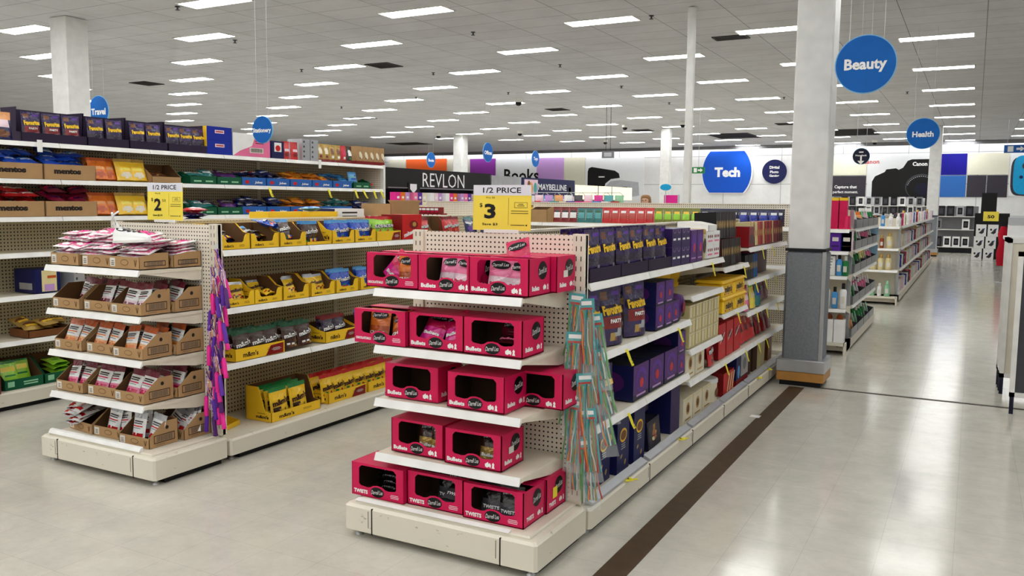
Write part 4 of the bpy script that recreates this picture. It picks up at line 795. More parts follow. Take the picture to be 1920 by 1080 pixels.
# second tier
def brown_m(w, h): 
    mb = carton_tray(w, .26, h, h, 'card', 'card_in', .5); mb.text('f', (-w * .06, -.001, h * .55), 'mentos', w * .52, h * .36, 'ink', .07); return mb
P_MEN = proto('shelf_carton', 'carton', brown_m(.43, .115))
def bag(a, b, c, s, w=.15, h=.13): return proto('sweets_bag', 'candy packet', pouch(w, h, .045, a, [('e', .4, .5, .3, .18, b), (.25, .8, .3, .42, c), ('e', .7, .65, .15, .1, c)], pillow=True, seed=s))
BG_B = bag('blue', 'blue_lt', 'purewhite', 51); BG_R = bag('red', 'pink_lt', 'purewhite', 52); BG_V = bag('maroon', 'pink', 'purple', 53); BG_T = bag('teal', 'aqua', 'purewhite', 54); BG_P = bag('purple_md', 'silver', 'brown', 55); BG_N = bag('navy', 'blue', 'purewhite', 56); BG_O = bag('amberbag', 'yellow', 'orange_dk', 57); BG_W = bag('navy', 'red', 'purewhite', 58); BG_C = bag('blue_lt', 'aqua', 'blue', 59); BG_BR = bag('brown_md', 'gold', 'brown', 60); BG_G = bag('gold', 'brown_md', 'yellow', 61)
def heap(pr, face, u0, u1, z, n, look, shelf, v0=.02, v1=.16, lay=3, dz=.03):
    m = max(1, n // lay)
    for k in range(n):
        put(pr, face, u0 + (u1 - u0) * ((k % m) + .5) / m + RND.uniform(-.015, .015), z + dz * (k // m), look, shelf, v=v0 + (v1 - v0) * RND.random(), tilt=-1.25 + RND.uniform(-.25, .2), roll=RND.uniform(-.15, .15), yaw=RND.uniform(-.35, .35), d=.045)
PO = proto('candy_pouch', 'candy packet', pouch(.17, .19, .05, 'orange', [(0, 1, .86, 1, 'orange_dk'), (.25, .8, .45, .6, 'peach'), ('e', .5, .22, .3, .12, 'orange_dk')], seed=62)); PYL = proto('candy_pouch', 'candy packet', pouch(.17, .19, .05, 'yellow', [(0, 1, .86, 1, 'gold'), (.25, .8, .45, .6, 'yellow_sign'), ('e', .5, .22, .3, .12, 'creambox')], seed=63))
for tier, z, A, B_, C_ in (('second', 1.685 + T, BG_B, BG_B, 'blue'), ('third', 1.405 + T, BG_R, BG_V, 'red')):
    for u in (3.34, 3.775, 4.215): put(P_MEN, TM, u, z, 'brown printed carton', tr(tier))
    heap(A, TM, 3.2, 3.98, z + .06, 24, ('blue' if A is BG_B else 'red') + ' mint packet', tr(tier), lay=4, dz=.034); heap(B_, TM, 4.05, 4.4, z + .06, 12, ('light blue' if A is BG_B else 'maroon') + ' mint packet', tr(tier), lay=4, dz=.034)
    for u, v in ((4.5, .02), (4.6, .05), (4.52, .1)): put(PO, TM, u, z, 'orange candy packet', tr(tier), v=v, tilt=-.35)
    for u, v in ((4.74, .02), (4.87, .03), (4.76, .1), (4.86, .12)): put(PYL, TM, u, z, 'yellow candy packet', tr(tier), v=v, tilt=-.3)
    put(proto('shelf_carton', 'carton', carton_tray(.3, .24, .05, .16, 'card', 'card_in', .6)), TM, 5.11, z, 'brown carton of brown packets', tr(tier)); heap(BG_BR, TM, 5.0, 5.2, z + .01, 4, 'brown candy packet', tr(tier), lay=2)
    def colour_tray(w, a, lab): 
        mb = carton_tray(w, .24, .068, .075, a, a, .5, hs=.11)
        for q in (-.22, .22): mb.rect('f', (w * q, -.001, .024), w * .28, .014, lab)
        return mb
    tg_ = proto('shelf_carton', 'carton', colour_tray(.3, 'green_dk', 'mint')); tb_ = proto('shelf_carton', 'carton', (lambda mb: mb.text('f', (.06, -.001, .026), 'Jubes', .1, .028, 'purewhite', .04, .2).rect('f', (-.09, -.001, .03), .05, .03, 'red'))(carton_tray(.32, .24, .075, .075, 'posterblue', 'posterblue', .5)))
    for k, u in enumerate((5.51, 5.82)): put(tg_, TM, u, z, 'green candy tray', tr(tier))
    for k, u in enumerate((6.13, 6.46, 6.79, 7.12, 7.45)): put(tb_, TM, u, z, 'blue candy tray', tr(tier))
    heap(BG_T, TM, 5.37, 5.66, z + .02, 6, 'teal candy packet', tr(tier), lay=2); heap(BG_P, TM, 5.68, 5.98, z + .02, 6, 'plum candy packet', tr(tier), lay=2)
    if tier == 'second':
        heap(BG_W, TM, 5.98, 6.28, z + .03, 6, 'navy and red candy packet', tr(tier), lay=2, dz=.05); heap(BG_N, TM, 6.3, 6.62, z + .04, 6, 'navy candy packet', tr(tier), lay=2, dz=.045); heap(BG_O, TM, 6.63, 7.3, z + .04, 12, 'amber candy bag', tr(tier), lay=2, dz=.045); heap(BG_C, TM, 7.3, 7.6, z + .04, 6, 'sky blue candy packet', tr(tier), lay=2, dz=.06)
        put(tg_, TM, 7.8, z, 'green candy tray', tr(tier)); put(BG_C, TM, 7.66, z + .05, 'sky blue candy packet', tr(tier), tilt=-.2); heap(BG_R, TM, 7.8, 8.1, z + .02, 3, 'red candy bag', tr(tier), lay=1)
    else:
        heap(BG_N, TM, 5.98, 6.62, z + .04, 12, 'navy candy packet', tr(tier), lay=2, dz=.05); heap(BG_O, TM, 6.6, 7.2, z + .04, 10, 'amber candy bag', tr(tier), lay=2, dz=.05); heap(BG_T, TM, 7.3, 7.7, z + .04, 6, 'dark teal candy packet', tr(tier), lay=2, dz=.05); heap(BG_N, TM, 7.75, 8.1, z + .02, 6, 'inky candy packet', tr(tier), lay=2, dz=.04)
put(PYL, TM, 3.58, 1.147, 'yellow packet lying alone', tr('fourth'), v=.05, tilt=-1.5, yaw=.8)
mb = box(.2, .26, .18, 'navy'); mb.rect('f', (.01, -.001, .09), .12, .16, 'ivory'); mb.rect('f', (.03, -.002, .12), .07, .02, 'orange_dk'); mb.rect('l', (-.101, .12, .05), .16, .05, 'silver'); mb.rect('f', (.01, -.002, .04), .08, .05, 'lilac')
put(proto('closed_box', 'box', mb), TM, 3.99, .832, 'navy and cream cracker box', tr('fifth')); put(P_SB, TM, 4.25, .832, 'silver box', tr('fifth'), yaw=.3)
put(proto('shelf_carton', 'carton', carton_tray(.36, .24, .05, .06, 'brown_md', 'card_in', .5)), TM, 4.0, .502, 'low brown tray of golden bags', tr('sixth')); heap(BG_G, TM, 3.84, 4.18, .53, 6, 'golden snack bag', tr('sixth'), lay=2)
P_GT = proto('shelf_carton', 'carton', (lambda mb: barlines(mb, 'f', (.05, -.001, .045), .12, 2, 'mint', .018, .01).rect('f', (-.1, -.001, .04), .05, .04, 'mint'))(carton_tray(.3, .26, .075, .2, 'green_dk', 'card_in', .6)))
P_LIME = proto('candy_pouch', 'candy packet', pouch(.14, .18, .04, 'lime', [(.1, .9, .55, .8, 'yellow_sign'), (.2, .8, .35, .45, 'green'), (0, 1, .9, 1, 'green')], seed=66))
for i, u in enumerate((3.77, 4.08)): put(P_GT, TM, u, .1365, 'dark green carton', tr('bottom'))
for u, v, a in ((3.7, .03, -.35), (3.82, .08, -.3), (3.72, .12, -.3)): put(P_LIME, TM, u, .15, 'lime green packet', tr('bottom'), v=v, tilt=a)
for k in range(3): put(P_LIME, TM, 4.1, .16 + .035 * k, 'lime green packet stacked flat', tr('bottom'), v=.04, tilt=-1.4)
mb = MB(); mb.rbox(-.14, .14, 0, .3, 0, .33, 'red_dk', .02); put(proto('storage_bin', 'bin', mb), Face('x', -6.1), 3.42, .1365, 'dark red bin at frame edge', tr('bottom'))

# ---- near run, right face
def nr(n): return "near run's %s shelf" % n
CM = Face('x', -1.535)
z = 1.18 + T
F_TR = proto('display_box', 'box', u_box(.39, .24, .06, .1, 'purple_dk', None, notch=1, mi='purple_dk', slope=.4)); F_L = fav(.185, .235, .05, False, 71)
FVW = F_L
put(F_TR, CM, 3.78, z, 'low dark purple tray', nr('top')); put(F_TR, CM, 4.18, z, 'low dark purple tray', nr('top')); put(F_TR, CM, 4.58, z, 'low dark purple tray', nr('top'))
for u in (3.69, 3.88, 4.09, 4.28, 4.49, 4.68):
    put(FVW, CM, u, z + .004, 'purple chocolate pouch', nr('top'), v=.012, tilt=-.02); put(FVW, CM, u, z + .004, 'purple chocolate pouch in second rank', nr('top'), v=.07, tilt=-.02); put(FVW, CM, u, z + .004, 'purple chocolate pouch in third rank', nr('top'), v=.13, tilt=-.02)
def arcbox(w, d, h):
    mb = box(w, d, h, 'purple')
    for q in (-.25, .25):
        for k in range(6):
            a = PI * (1.1 + .8 * k / 5); mb.rect('f', (w * (q + .16 * math.cos(a)), -.001, h * (.98 + .22 * math.sin(a))), .006, .006, 'lilac')
        mb.rect('f', (w * q, -.001, h * .42), w * .3, .012, 'purewhite')
    return mb
A_B = proto('closed_box', 'box', arcbox(.17, .2, .108))
for u in (4.87, 5.05): put(A_B, CM, u, z, 'lower purple arc box', nr('top')); put(A_B, CM, u, z + .109, 'upper purple arc box', nr('top'))
mb = box(.13, .2, .2, 'purple_md'); mb.oval('f', (0, -.001, .12), .045, .06, 'violet'); mb.oval('f', (.01, -.0015, .09), .02, .03, 'red'); mb.rect('f', (0, -.001, .025), .09, .008, 'lilac'); V_B = proto('closed_box', 'box', mb)
for u in (5.22, 5.36): put(V_B, CM, u, z, 'violet patterned box', nr('top'))
mb = MB().lathe([(.07, 0), (.075, .02), (.075, .15), (.06, .165)], 'goldbox', 0, .09, 16).lathe([(.078, .165), (.078, .195), (.07, .2)], 'gold', 0, .09, 16); mb.oval('f', (0, .0135, .09), .03, .05, 'brown'); put(proto('jar', 'jar', mb), CM, 5.52, z, 'golden round tub', nr('top'))
mb = box(.155, .2, .09, 'purewhite'); [mb.oval('f', (-.045 + .045 * k, -.001, .055), .014, .011, 'red_dk') for k in range(3)]; mb.rect('f', (0, -.001, .025), .11, .012, 'pink_lt'); W_B = proto('closed_box', 'box', mb)
for u in (5.67, 5.83):
    put(W_B, CM, u, z, 'lower white praline box', nr('top'), v=.02)
    put(W_B, CM, u, z + .091, 'upper white praline box', nr('top'), v=.02)
put(proto('empty_tray', 'tray', carton_tray(.2, .22, .04, .06, 'purewhite', 'white', .5)), CM, 5.72, z + .183, 'white tray lying on praline boxes', nr('top'), v=.02)
# second and third shelves
z = .83 + T
F_XL = fav(.2, .29, .07, True, 72)
for u, v in ((3.7, .02), (3.98, .02), (4.33, .02)):
    put(F_XL, CM, u, z, 'large purple pouch with red band', nr('second'), v=v, tilt=-.06, yaw=-.25); put(F_XL, CM, u + .03, z, 'rear large purple pouch', nr('second'), v=v + .11, tilt=-.08, yaw=-.2)
def rosebox(w, d, h):
    mb = box(w, d, h, 'navy_dk', f='purple_md', l='navy'); mb.rect('f', (0, -.0006, h * .08), w, h * .16, 'navy_dk'); mb.oval('f', (0, -.001, h * .55), w * .34, h * .36, 'violet'); mb.oval('f', (0, -.0015, h * .5), w * .25, h * .26, 'purple_md'); mb.oval('f', (w * .02, -.002, h * .45), w * .12, h * .14, 'red'); mb.rect('f', (0, -.001, h * .12), w * .6, h * .06, 'lilac'); mb.oval('l', (-w / 2 - .001, d * .5, h * .5), d * .3, h * .3, 'purple_md'); return mb
RB = proto('closed_box', 'box', rosebox(.15, .2, .135)); RBL = proto('closed_box', 'box', rosebox(.27, .26, .19))
for u in (4.63, 4.79): put(RB, CM, u, z, 'lower purple rose box', nr('second'), v=.01); put(RB, CM, u, z + .136, 'upper purple rose box', nr('second'), v=.01)
put(RB, CM, 4.95, z, 'purple rose box alone', nr('second'), v=.02); mb = MB().lathe([(.055, 0), (.075, .05), (.08, .12), (.07, .15), (.03, .16)], 'purple_md', 0, .09, 14); mb.oval('f', (0, .008, .08), .03, .035, 'red_dk'); put(proto('gift_tub', 'tub', mb), CM, 5.08, z, 'rounded purple gift tub', nr('second'), v=.0)
z = .49 + T
put(F_L, CM, 3.95, z, 'purple chocolate pouch', nr('third'), v=.05, tilt=-.1, yaw=-.3); put(proto('empty_tray', 'tray', carton_tray(.3, .26, .05, .14, 'purple_dk', 'card_in', .6)), CM, 3.78, z, 'empty dark purple tray', nr('third'))
RB4 = proto('closed_box', 'box', rosebox(.24, .26, .19))
for u in (4.34, 4.60, 4.86, 5.06): put(RB4 if u < 5 else RB, CM, u, z, 'big purple rose box' if u < 5 else 'tall violet box end', nr('third'), v=.01)
put(RB, CM, 5.06, z + .136, 'topmost violet box', nr('third'), v=.01)
mb = box(.2, .05, .05, 'silver'); barlines(mb, 'f', (0, -.001, .035), .15, 3, 'grey', .01, .003); put(proto('shelf_label_card', 'card', mb), CM, 4.22, z, 'grey label block', nr('third'), v=.12, yaw=-1.2)
z = .1365
def easter(w, d, h):
    mb = box(w, d, h, 'navy'); mb.oval('f', (0, -.001, h * .68), w * .3, h * .13, 'yellow'); mb.oval('f', (0, -.0015, h * .68), w * .24, h * .09, 'brown_md'); barlines(mb, 'f', (0, -.001, h * .52), w * .5, 3, 'silver', .012, .005, 4)
    mb.oval('f', (-w * .15, -.001, h * .3), w * .09, h * .03, 'gold', 12, .6); mb.oval('f', (w * .18, -.001, h * .16), w * .1, h * .04, 'gold', 12, .9)
    mb.oval('l', (-w / 2 - .001, d * .5, h * .68), d * .32, h * .13, 'yellow'); mb.oval('l', (-w / 2 - .0015, d * .5, h * .68), d * .26, h * .09, 'brown_md'); barlines(mb, 'l', (-w / 2 - .001, d * .5, h * .52), d * .5, 3, 'silver', .012, .005, 4); mb.oval('l', (-w / 2 - .001, d * .4, h * .15), d * .12, h * .05, 'gold', 12, .9); mb.oval('l', (-w / 2 - .0015, d * .42, h * .16), d * .08, h * .03, 'navy', 12, .9)
    return mb
EB = proto('closed_box', 'box', easter(.17, .16, .29))
put(EB, CM, 4.14, z + .0, 'tall navy egg box', nr('base'), v=.03); put(EB, CM, 4.36, z, 'tall navy egg box', nr('base'), v=.02); put(EB, CM, 3.92, z, 'tall navy egg box', nr('base'), v=.05)
mb = box(.25, .1, .163, 'navy_dk'); mb.plate('f', (0, -.001, .0815), [(-.105, -.066), (.105, -.066), (.105, .066), (-.105, .066)], 'slate'); [mb.oval('f', (.02 * math.cos(k) - .0, -.002, .08 + .03 * math.sin(k * 1.7)), .03, .012, ('peach', 'gold', 'strawred', 'ivory')[k % 4], 10, k) for k in range(9)]; FBX = proto('closed_box', 'box', mb)
put(FBX, CM, 4.66, z, 'dark framed box leaning', nr('base'), v=.03, tilt=-.1, yaw=.05); put(FBX, CM, 4.72, z + .005, 'dark framed box in second rank', nr('base'), v=.16, tilt=-.05); put(FBX, CM, 4.72, z + .17, 'dark framed box stacked high', nr('base'), v=.14); put(FBX, CM, 4.85, z + .005, 'dark framed box in third rank', nr('base'), v=.27)
put(proto('closed_box', 'box', box(.18, .2, .33, 'navy', f='purple')), CM, 5.06, z, 'very tall plain navy box', nr('base'), v=.04)
# small single-bay shelves further along
TUBP = (MB().lathe([(.082, 0), (.095, .1)], 'yellow', 0, .1, 18).text('f', (0, .005, .05), "m&m's", .1, .035, 'brown', .05), MB().lathe([(.098, .1), (.1, .103), (.1, .12), (.095, .122)], 'yellow', 0, .1, 18))
TUB = proto('candy_tub', 'tub', TUBP[0], [('lid', TUBP[1], 'bright yellow lid')])
BX = MB().rbox(-.155, .155, 0, .2, 0, .095, 'yellow', .012).text('f', (0, -.001, .05), "m&m's", .2, .05, 'brown', .05); [BX.oval('f', (-.1 + .05 * k, -.001, .015), .012, .008, ('brown', 'orange', 'blue', 'orange', 'brown')[k], 10) for k in range(5)]
TB2 = proto('candy_tub', 'tub', BX, [('lid', MB().rbox(-.165, .165, -.008, .208, .095, .115, 'yellow', .012), 'bright yellow lid')])
for u in (5.3, 5.52, 5.74): put(TUB, CM, u, .97 + T, 'round yellow tub', nr('gap'), v=.24)
for u in (6.12, 6.46): put(TB2, CM, u, .77 + T, 'lower yellow tub', nr('fourth bay'), v=-.01); put(TB2, CM, u, .77 + T + .117, 'upper yellow tub', nr('fourth bay'), v=.0)
GB = box(.13, .2, .09, 'goldbox'); [GB.rect('f', (-.035 + .07 * k, -.001, .045), .035, .065, ('creambox', 'ivory')[k % 2]) for k in range(2)]; GB.rect('f', (0, -.0012, .086), .13, .006, 'creambox'); [GB.oval('l', (-.066, .05 + .05 * k, .045), .018, .025, 'olive') for k in range(3)]; GB = proto('closed_box', 'box', GB)
for u in span(5.2, 5.92, 5):
    for k in range(3): put(GB, CM, u, .63 + T + .0915 * k, ('bottom', 'middle', 'topmost')[k] + ' gold praline box', nr('gold'), v=.01)
def cream(w, h): 
    mb = box(w, .2, h, 'creambox'); mb.oval('f', (0, -.001, h * .55), h * .24, h * .24, 'gold'); mb.oval('f', (0, -.0015, h * .55), h * .15, h * .15, 'brown_md'); mb.rect('f', (0, -.001, h * .15), w * .6, h * .06, 'gold'); mb.rect('f', (0, -.001, h * .93), w, h * .05, 'ivory'); return mb
CR = proto('closed_box', 'box', cream(.2, .17))
for u in (5.29, 5.51): put(CR, CM, u, .43 + T, 'cream gold box', nr('cream'), v=.02)
for u in (5.3, 5.52, 5.74): put(CR, CM, u, .1365, 'cream gold box', nr('bottom cream'), v=.03)
MR = mm('red', ['orange', 'brown', 'red_dk'], 'red', 81, .19, .2, 'maltesers')
put(MR, CM, 5.78, .43 + T, 'red candy bag leaning', nr('cream'), v=.0, tilt=-.15, yaw=.1); put(MR, CM, 5.82, .43 + T, 'red candy bag behind', nr('cream'), v=.1, tilt=-.15)
def redbox(w, d, h, seed): 
    mb = box(w, d, h, 'red', l='red_dk'); mb.oval('f', (0, -.001, h * .6), w * .3, h * .12, 'red_dk'); mb.text('f', (0, -.002, h * .6), 'maltesers', w * .7, h * .08, 'purewhite', .04, 0, .5); mb.rect('f', (w * .1, -.001, h * .2), w * .3, h * .1, 'strawred'); return mb
RD = proto('closed_box', 'box', redbox(.2, .2, .25, 1))
for u in (6.08, 6.3, 6.52): put(RD, CM, u, .43 + T, 'tall red candy box', nr('red'), v=.02, tilt=-.02)
mb = MB().lathe([(.09, 0), (.095, .02), (.095, .14)], 'creambox', 0, .1, 18); mb.oval('f', (0, .0042, .07), .035, .035, 'brown_md'); TC_ = proto('biscuit_tub', 'tub', mb, [('lid', MB().lathe([(.1, .14), (.1, .165), (.09, .17)], 'purewhite', 0, .1, 18), 'white lid')])
put(TC_, CM, 5.98, .1365, 'cream round biscuit tub', nr('base'), v=.02)
mb = box(.3, .26, .17, 'red', l='red_dk', u='red_dk'); [mb.plate('f', (.02 + .07 * k, -.001, .02), [(0, 0), (.03, 0), (.09, .13), (.06, .13)], 'ivory') for k in range(-1, 2)]; put(proto('closed_box', 'box', mb), CM, 6.3, .1365, 'low red box with pale stripes', nr('base'), v=.02)
mb = box(.38, .24, .265, 'navy', l='navy'); mb.plate('f', (.05, -.001, .15), [(-.1, -.09), (.14, -.09), (.14, .11), (-.1, .11)], 'silver'); mb.oval('f', (.07, -.002, .15), .06, .05, 'grey'); mb.box(-.192, .192, -.002, .242, 0, .05, 'red_dk'); mb.oval('f', (-.12, -.002, .11), .04, .05, 'blue_lt'); put(proto('gift_box', 'box', mb), CM, 6.72, .1365, 'large navy and silver gift box with red foot', nr('base'), v=.02)
for k, u in enumerate((7.06, 7.3, 7.6, 7.9)): put(proto('closed_box', 'box', box(.16, .2, .27, ('brown', 'card_dk', 'ivory', 'brown_md')[k])), CM, u, .1365, ('dark brown tall box', 'deep brown tall box', 'cream tall box', 'tan tall box')[k], nr('base'), v=.05)
# the two far bays: slabs standing on edge
SL = {c: proto('chocolate_bar', 'chocolate bar', (lambda mb, c=c: mb.oval('f', (.0, -.001, .1), .014, .03, 'gold', 10))(box(.034, .16, .19, c, f=f))) for c, f in (('brown', 'black'), ('goldbox', 'ivory'), ('red', 'strawred'), ('maroon', 'red_dk'), ('red_dk', 'maroon'), ('black', 'grey_dk'), ('navy', 'blue'), ('blue', 'teal'), ('pink_lt', 'magenta'), ('ivory', 'yellow_sign'))}
def slabs(seq, u0, z, shelf, v=.02, du=.047, tilt=0):
    for k, c in enumerate(seq): put(SL[c], CM, u0 + du * k, z, {'goldbox': 'cream gold', 'red_dk': 'dark red', 'pink_lt': 'pale pink', 'ivory': 'cream'}.get(c, c) + ' chocolate bar on edge', shelf, v=v, tilt=-.05, yaw=RND.uniform(-.05, .05))
slabs(['brown'] * 6 + ['black'] * 2 + ['brown'] * 4, 6.02, 1.10 + T, nr('dark bar'))
slabs(['black', 'brown'] * 6, 6.0, 1.10 + T + .195, 'upper dark bar stack', v=.06)
mb = box(.17, .2, .16, 'red_dk', u='brown'); [mb.plate('f', (-.04 + .08 * k, -.001, .18), [(0, -.03), (.03, 0), (0, .03), (-.03, 0)], 'gold') for k in range(2)]; mb.rect('f', (0, -.001, .06), .12, .07, 'brown'); put(proto('gift_box', 'box', mb), CM, 6.79, 1.21 + T, 'red gift box with gold diamonds', nr('upper end'))
slabs(['goldbox', 'brown', 'goldbox', 'goldbox', 'red', 'red', 'maroon', 'red', 'goldbox', 'red_dk', 'red', 'maroon', 'red_dk', 'red', 'maroon', 'goldbox', 'maroon', 'red_dk', 'maroon', 'brown', 'maroon', 'brown', 'brown', 'brown'], 6.93, 1.21 + T, nr('upper end'), du=.052)
slabs(['black'] * 6 + ['navy', 'blue', 'navy'], 6.74, .95 + T, nr('black bar'))
put(proto('closed_box', 'box', box(.5, .3, .19, 'maroon', f='maroon_dk')), CM, 7.6, .95 + T, 'wide maroon box', nr('black bar'), v=.1)
PK = {n: proto('candy_pouch', 'candy packet', pouch(.16, .2, .045, a, [(.15, .85, .4, .65, b), (0, 1, .85, 1, c)], seed=90 + i)) for i, (n, a, b, c) in enumerate((('pale pink', 'pink_lt', 'pinkwhite', 'pink'), ('pale yellow', 'yellow_sign', 'ivory', 'lime'), ('deep blue', 'teal', 'blue', 'posterblue'), ('dark red', 'red_dk', 'maroon', 'red_dk'), ('red', 'red', 'red_dk', 'strawred'), ('maroon', 'maroon', 'maroon_dk', 'maroon')))}
for n, u in (('pale pink', 6.78), ('pale yellow', 7.0), ('deep blue', 7.2), ('maroon', 7.5), ('maroon', 7.68), ('maroon', 7.86)): put(PK[n], CM, u, .70 + T, n + ' candy packet', nr('pastel'), v=.0 if u < 7.3 else .08, tilt=-.12)
for u in (6.8, 6.98, 7.16, 7.4, 7.6, 7.8): put(PK['red' if u < 7.3 else 'dark red'], CM, u, .43 + T, ('red' if u < 7.3 else 'dark red') + ' candy packet', nr('low end'), v=.03, tilt=-.25)
# left side of the near run, glimpsed over its end
for k in range(7): put(P_NAVY, Face('n', -2.45), 3.7 + .12 * k, 1.207 + (.03 if k % 2 else 0), 'dark blue packet', "near run's rear shelf", v=.06, tilt=-.4)
put(proto('shelf_carton', 'carton', carton_tray(.3, .2, .18, .18, 'purple_dk', 'card_in', .5)), Face('n', -2.4), 4.2, 1.207, 'plain purple carton', "near run's rear shelf", v=.14)

# ---- yellow ticket tags hanging from the price rails
def tag_geo(lean):
    m = MB(); P = [(0, .002, .006), (.001, -.006, -.01), (.012 + lean, -.012, -.05), (.03 + lean * 2, -.016, -.085)]; wv = .017
    for i in range(3):
        a, b = P[i], P[i + 1]; m.add([(a[0] - wv, a[1], a[2]), (a[0] + wv, a[1], a[2]), (b[0] + wv, b[1], b[2]), (b[0] - wv, b[1], b[2])], [(0, 1, 2, 3)], 'tag')
    m.text('f', (.018 + lean, -.0155, -.05), '$', .008, None, 'ink', .02); m.rect('f', (.026 + lean * 1.5, -.0175, -.07), .014, .004, 'ink')
    return m.mesh('ticket')
TAGS = [tag_geo(0), tag_geo(.012)]
def ticket(face, u, z, look, shelf):
    o = bpy.data.objects.new('price_ticket', TAGS[RND.randrange(2)]); COL.objects.link(o); o.location = face.P(u, -.012, z); o.rotation_euler = (0, 0, face.rz); o['category'] = 'price tag'
    PLACED.setdefault((look, shelf), []).append((u + z * 1e-4, o))
TK = 'yellow hanging price ticket'
C0 = Face('x', -1.52); L0 = Face('x', -3.85); T0 = Face('x', -6.16)
for u, z, s in ((5.56, 1.16, 'top'), (4.01, .81, 'second'), (4.87, .81, 'second'), (4.06, .47, 'third'), (6.45, 1.08, 'dark bar'), (7.06, 1.19, 'upper end'), (7.45, 1.19, 'upper end'), (6.86, .93, 'black bar'), (7.2, .93, 'black bar'), (7.6, .93, 'black bar'), (6.3, .75, 'fourth bay'), (6.95, .68, 'pastel'), (7.3, .68, 'pastel'), (7.75, .68, 'pastel'), (6.0, .41, 'cream'), (6.62, .41, 'cream'), (7.05, .41, 'low end'), (7.35, .41, 'low end'), (7.7, .41, 'low end')): ticket(C0, u, z, TK, nr(s))
for u, z in ((6.3, 1.665), (7.18, 1.665), (7.63, 1.665), (7.78, 1.665), (7.97, 1.665), (8.1, 1.665)): ticket(T0, u, z, TK, tr('second'))
FT = [MB().box(-.02, .02, -.05, .03, 0, .002, 'tag').box(-.004, .05, -.04, -.02, .002, .004, 'tag').rect('u', (0, -.01, .0045), .012, .03, 'ink').mesh('ticket')]
for i, (u, z) in enumerate(((4.05, .136), (4.92, .136), (7.0, .136), (7.4, .136))):
    o = bpy.data.objects.new('price_ticket', FT[0]); COL.objects.link(o); o.location = (-1.505, u, z); o.rotation_euler = (0, 0, .6 + .4 * i); tag(o, 'yellow price ticket lying on the near base, %s from the front' % ordn(i), 'price tag', 'price tickets lying on the near base')
WT = MB().box(-.02, .02, -.008, -.004, -.06, .03, 'purewhite').mesh('ticket')
for u, z, s in ((3.95, 1.95, 'purple tray'), (7.04, 1.95, 'silver box')):
    o = bpy.data.objects.new('price_ticket', WT); COL.objects.link(o); o.location = T0.P(u, -.012, z); o.rotation_euler = (0, 0, PI / 2); tag(o, 'white price ticket on the tall top shelf under the %s' % s, 'price tag')
single('paper_scrap', MB().box(-1.37, -1.3, 6.2, 6.27, .002, .004, 'purewhite'), 'torn white paper scrap on the floor beside the brown strip', 'paper')
# ---- acrylic price shields on the near run base
for i, (a, b) in enumerate(((3.58, 4.34), (4.38, 5.15), (5.19, 5.92), (5.96, 6.66), (6.7, 7.43), (7.47, 8.17))):
    m = MB().loft([[(-1.535, a, .142), (-1.497, a, .137), (-1.497, a, .15), (-1.535, a, .168)], [(-1.535, b, .142), (-1.497, b, .137), (-1.497, b, .15), (-1.535, b, .168)]], 'silver')
    single('base_price_rail', m, 'grey ticket rail along the near base, %s bay from the front' % ordn(i), 'price rail', 'ticket rails along the near base')

# ---- cross run stock
def xr(): return 'the far cross shelf'
XM = Face('y', 8.57); z = 1.325 + T
SM = box(.06, .12, .075, 'red_dk'); SM.rect('f', (0, -.001, .05), .05, .025, 'purewhite'); SM.rect('f', (0, -.001, .02), .04, .012, 'pink'); SM = proto('closed_box', 'box', SM)
for k in range(6): put(SM, XM, -5.96 + .065 * k, z, 'lower small red and white box', xr()); put(SM, XM, -5.98 + .06 * k, z + .076, 'upper small red and white box', xr())
put(proto('open_carton', 'carton', carton_tray(.2, .2, .14, .17, 'card', 'card_in', .6)), XM, -4.3, z, 'brown open carton', xr()); put(PYL, XM, -4.5, z, 'yellow packet', xr(), v=.05)
XP = {n: proto('hanging_packet', 'candy packet', pouch(.098, .17, .03, a, [(.15, .85, .3, .62, b), ('e', .5, .72, .3, .1, c), (0, 1, .9, 1, d)], seed=s)) for n, a, b, c, d, s in (('red and white', 'red_dk', 'purewhite', 'ink', 'red_dk', 101), ('teal', 'teal', 'aqua', 'green_dk', 'maroon', 102), ('bright red', 'red', 'strawred', 'purewhite', 'red', 103), ('olive green', 'olive', 'lime', 'yellow', 'olive', 104), ('navy', 'navy_dk', 'navy', 'silver', 'navy', 105), ('dark navy', 'navy', 'royal', 'silver', 'navy_dk', 106))}
u = -4.09
for n, c in (('red and white', 3), ('teal', 3), ('bright red', 6), ('olive green', 5), ('navy', 4), ('dark navy', 4)):
    for k in range(c): put(XP[n], XM, u, z, n + ' packet', xr(), v=.01, tilt=-.1); u += .098
for k in range(10): put(XP['navy' if k % 2 else 'dark navy'], XM, -2.6 + .1 * k, z, 'rear navy packet', xr(), v=.1, tilt=-.1)
mb = MB().lathe([(.04, 0), (.045, .06), (.02, .075), (.012, .1)], 'teal', 0, .05, 10); GBT = proto('bottle', 'bottle', mb)
for k in range(2): put(GBT, XM, -2.42 + .1 * k, z, 'small teal bottle', xr(), v=-.005)

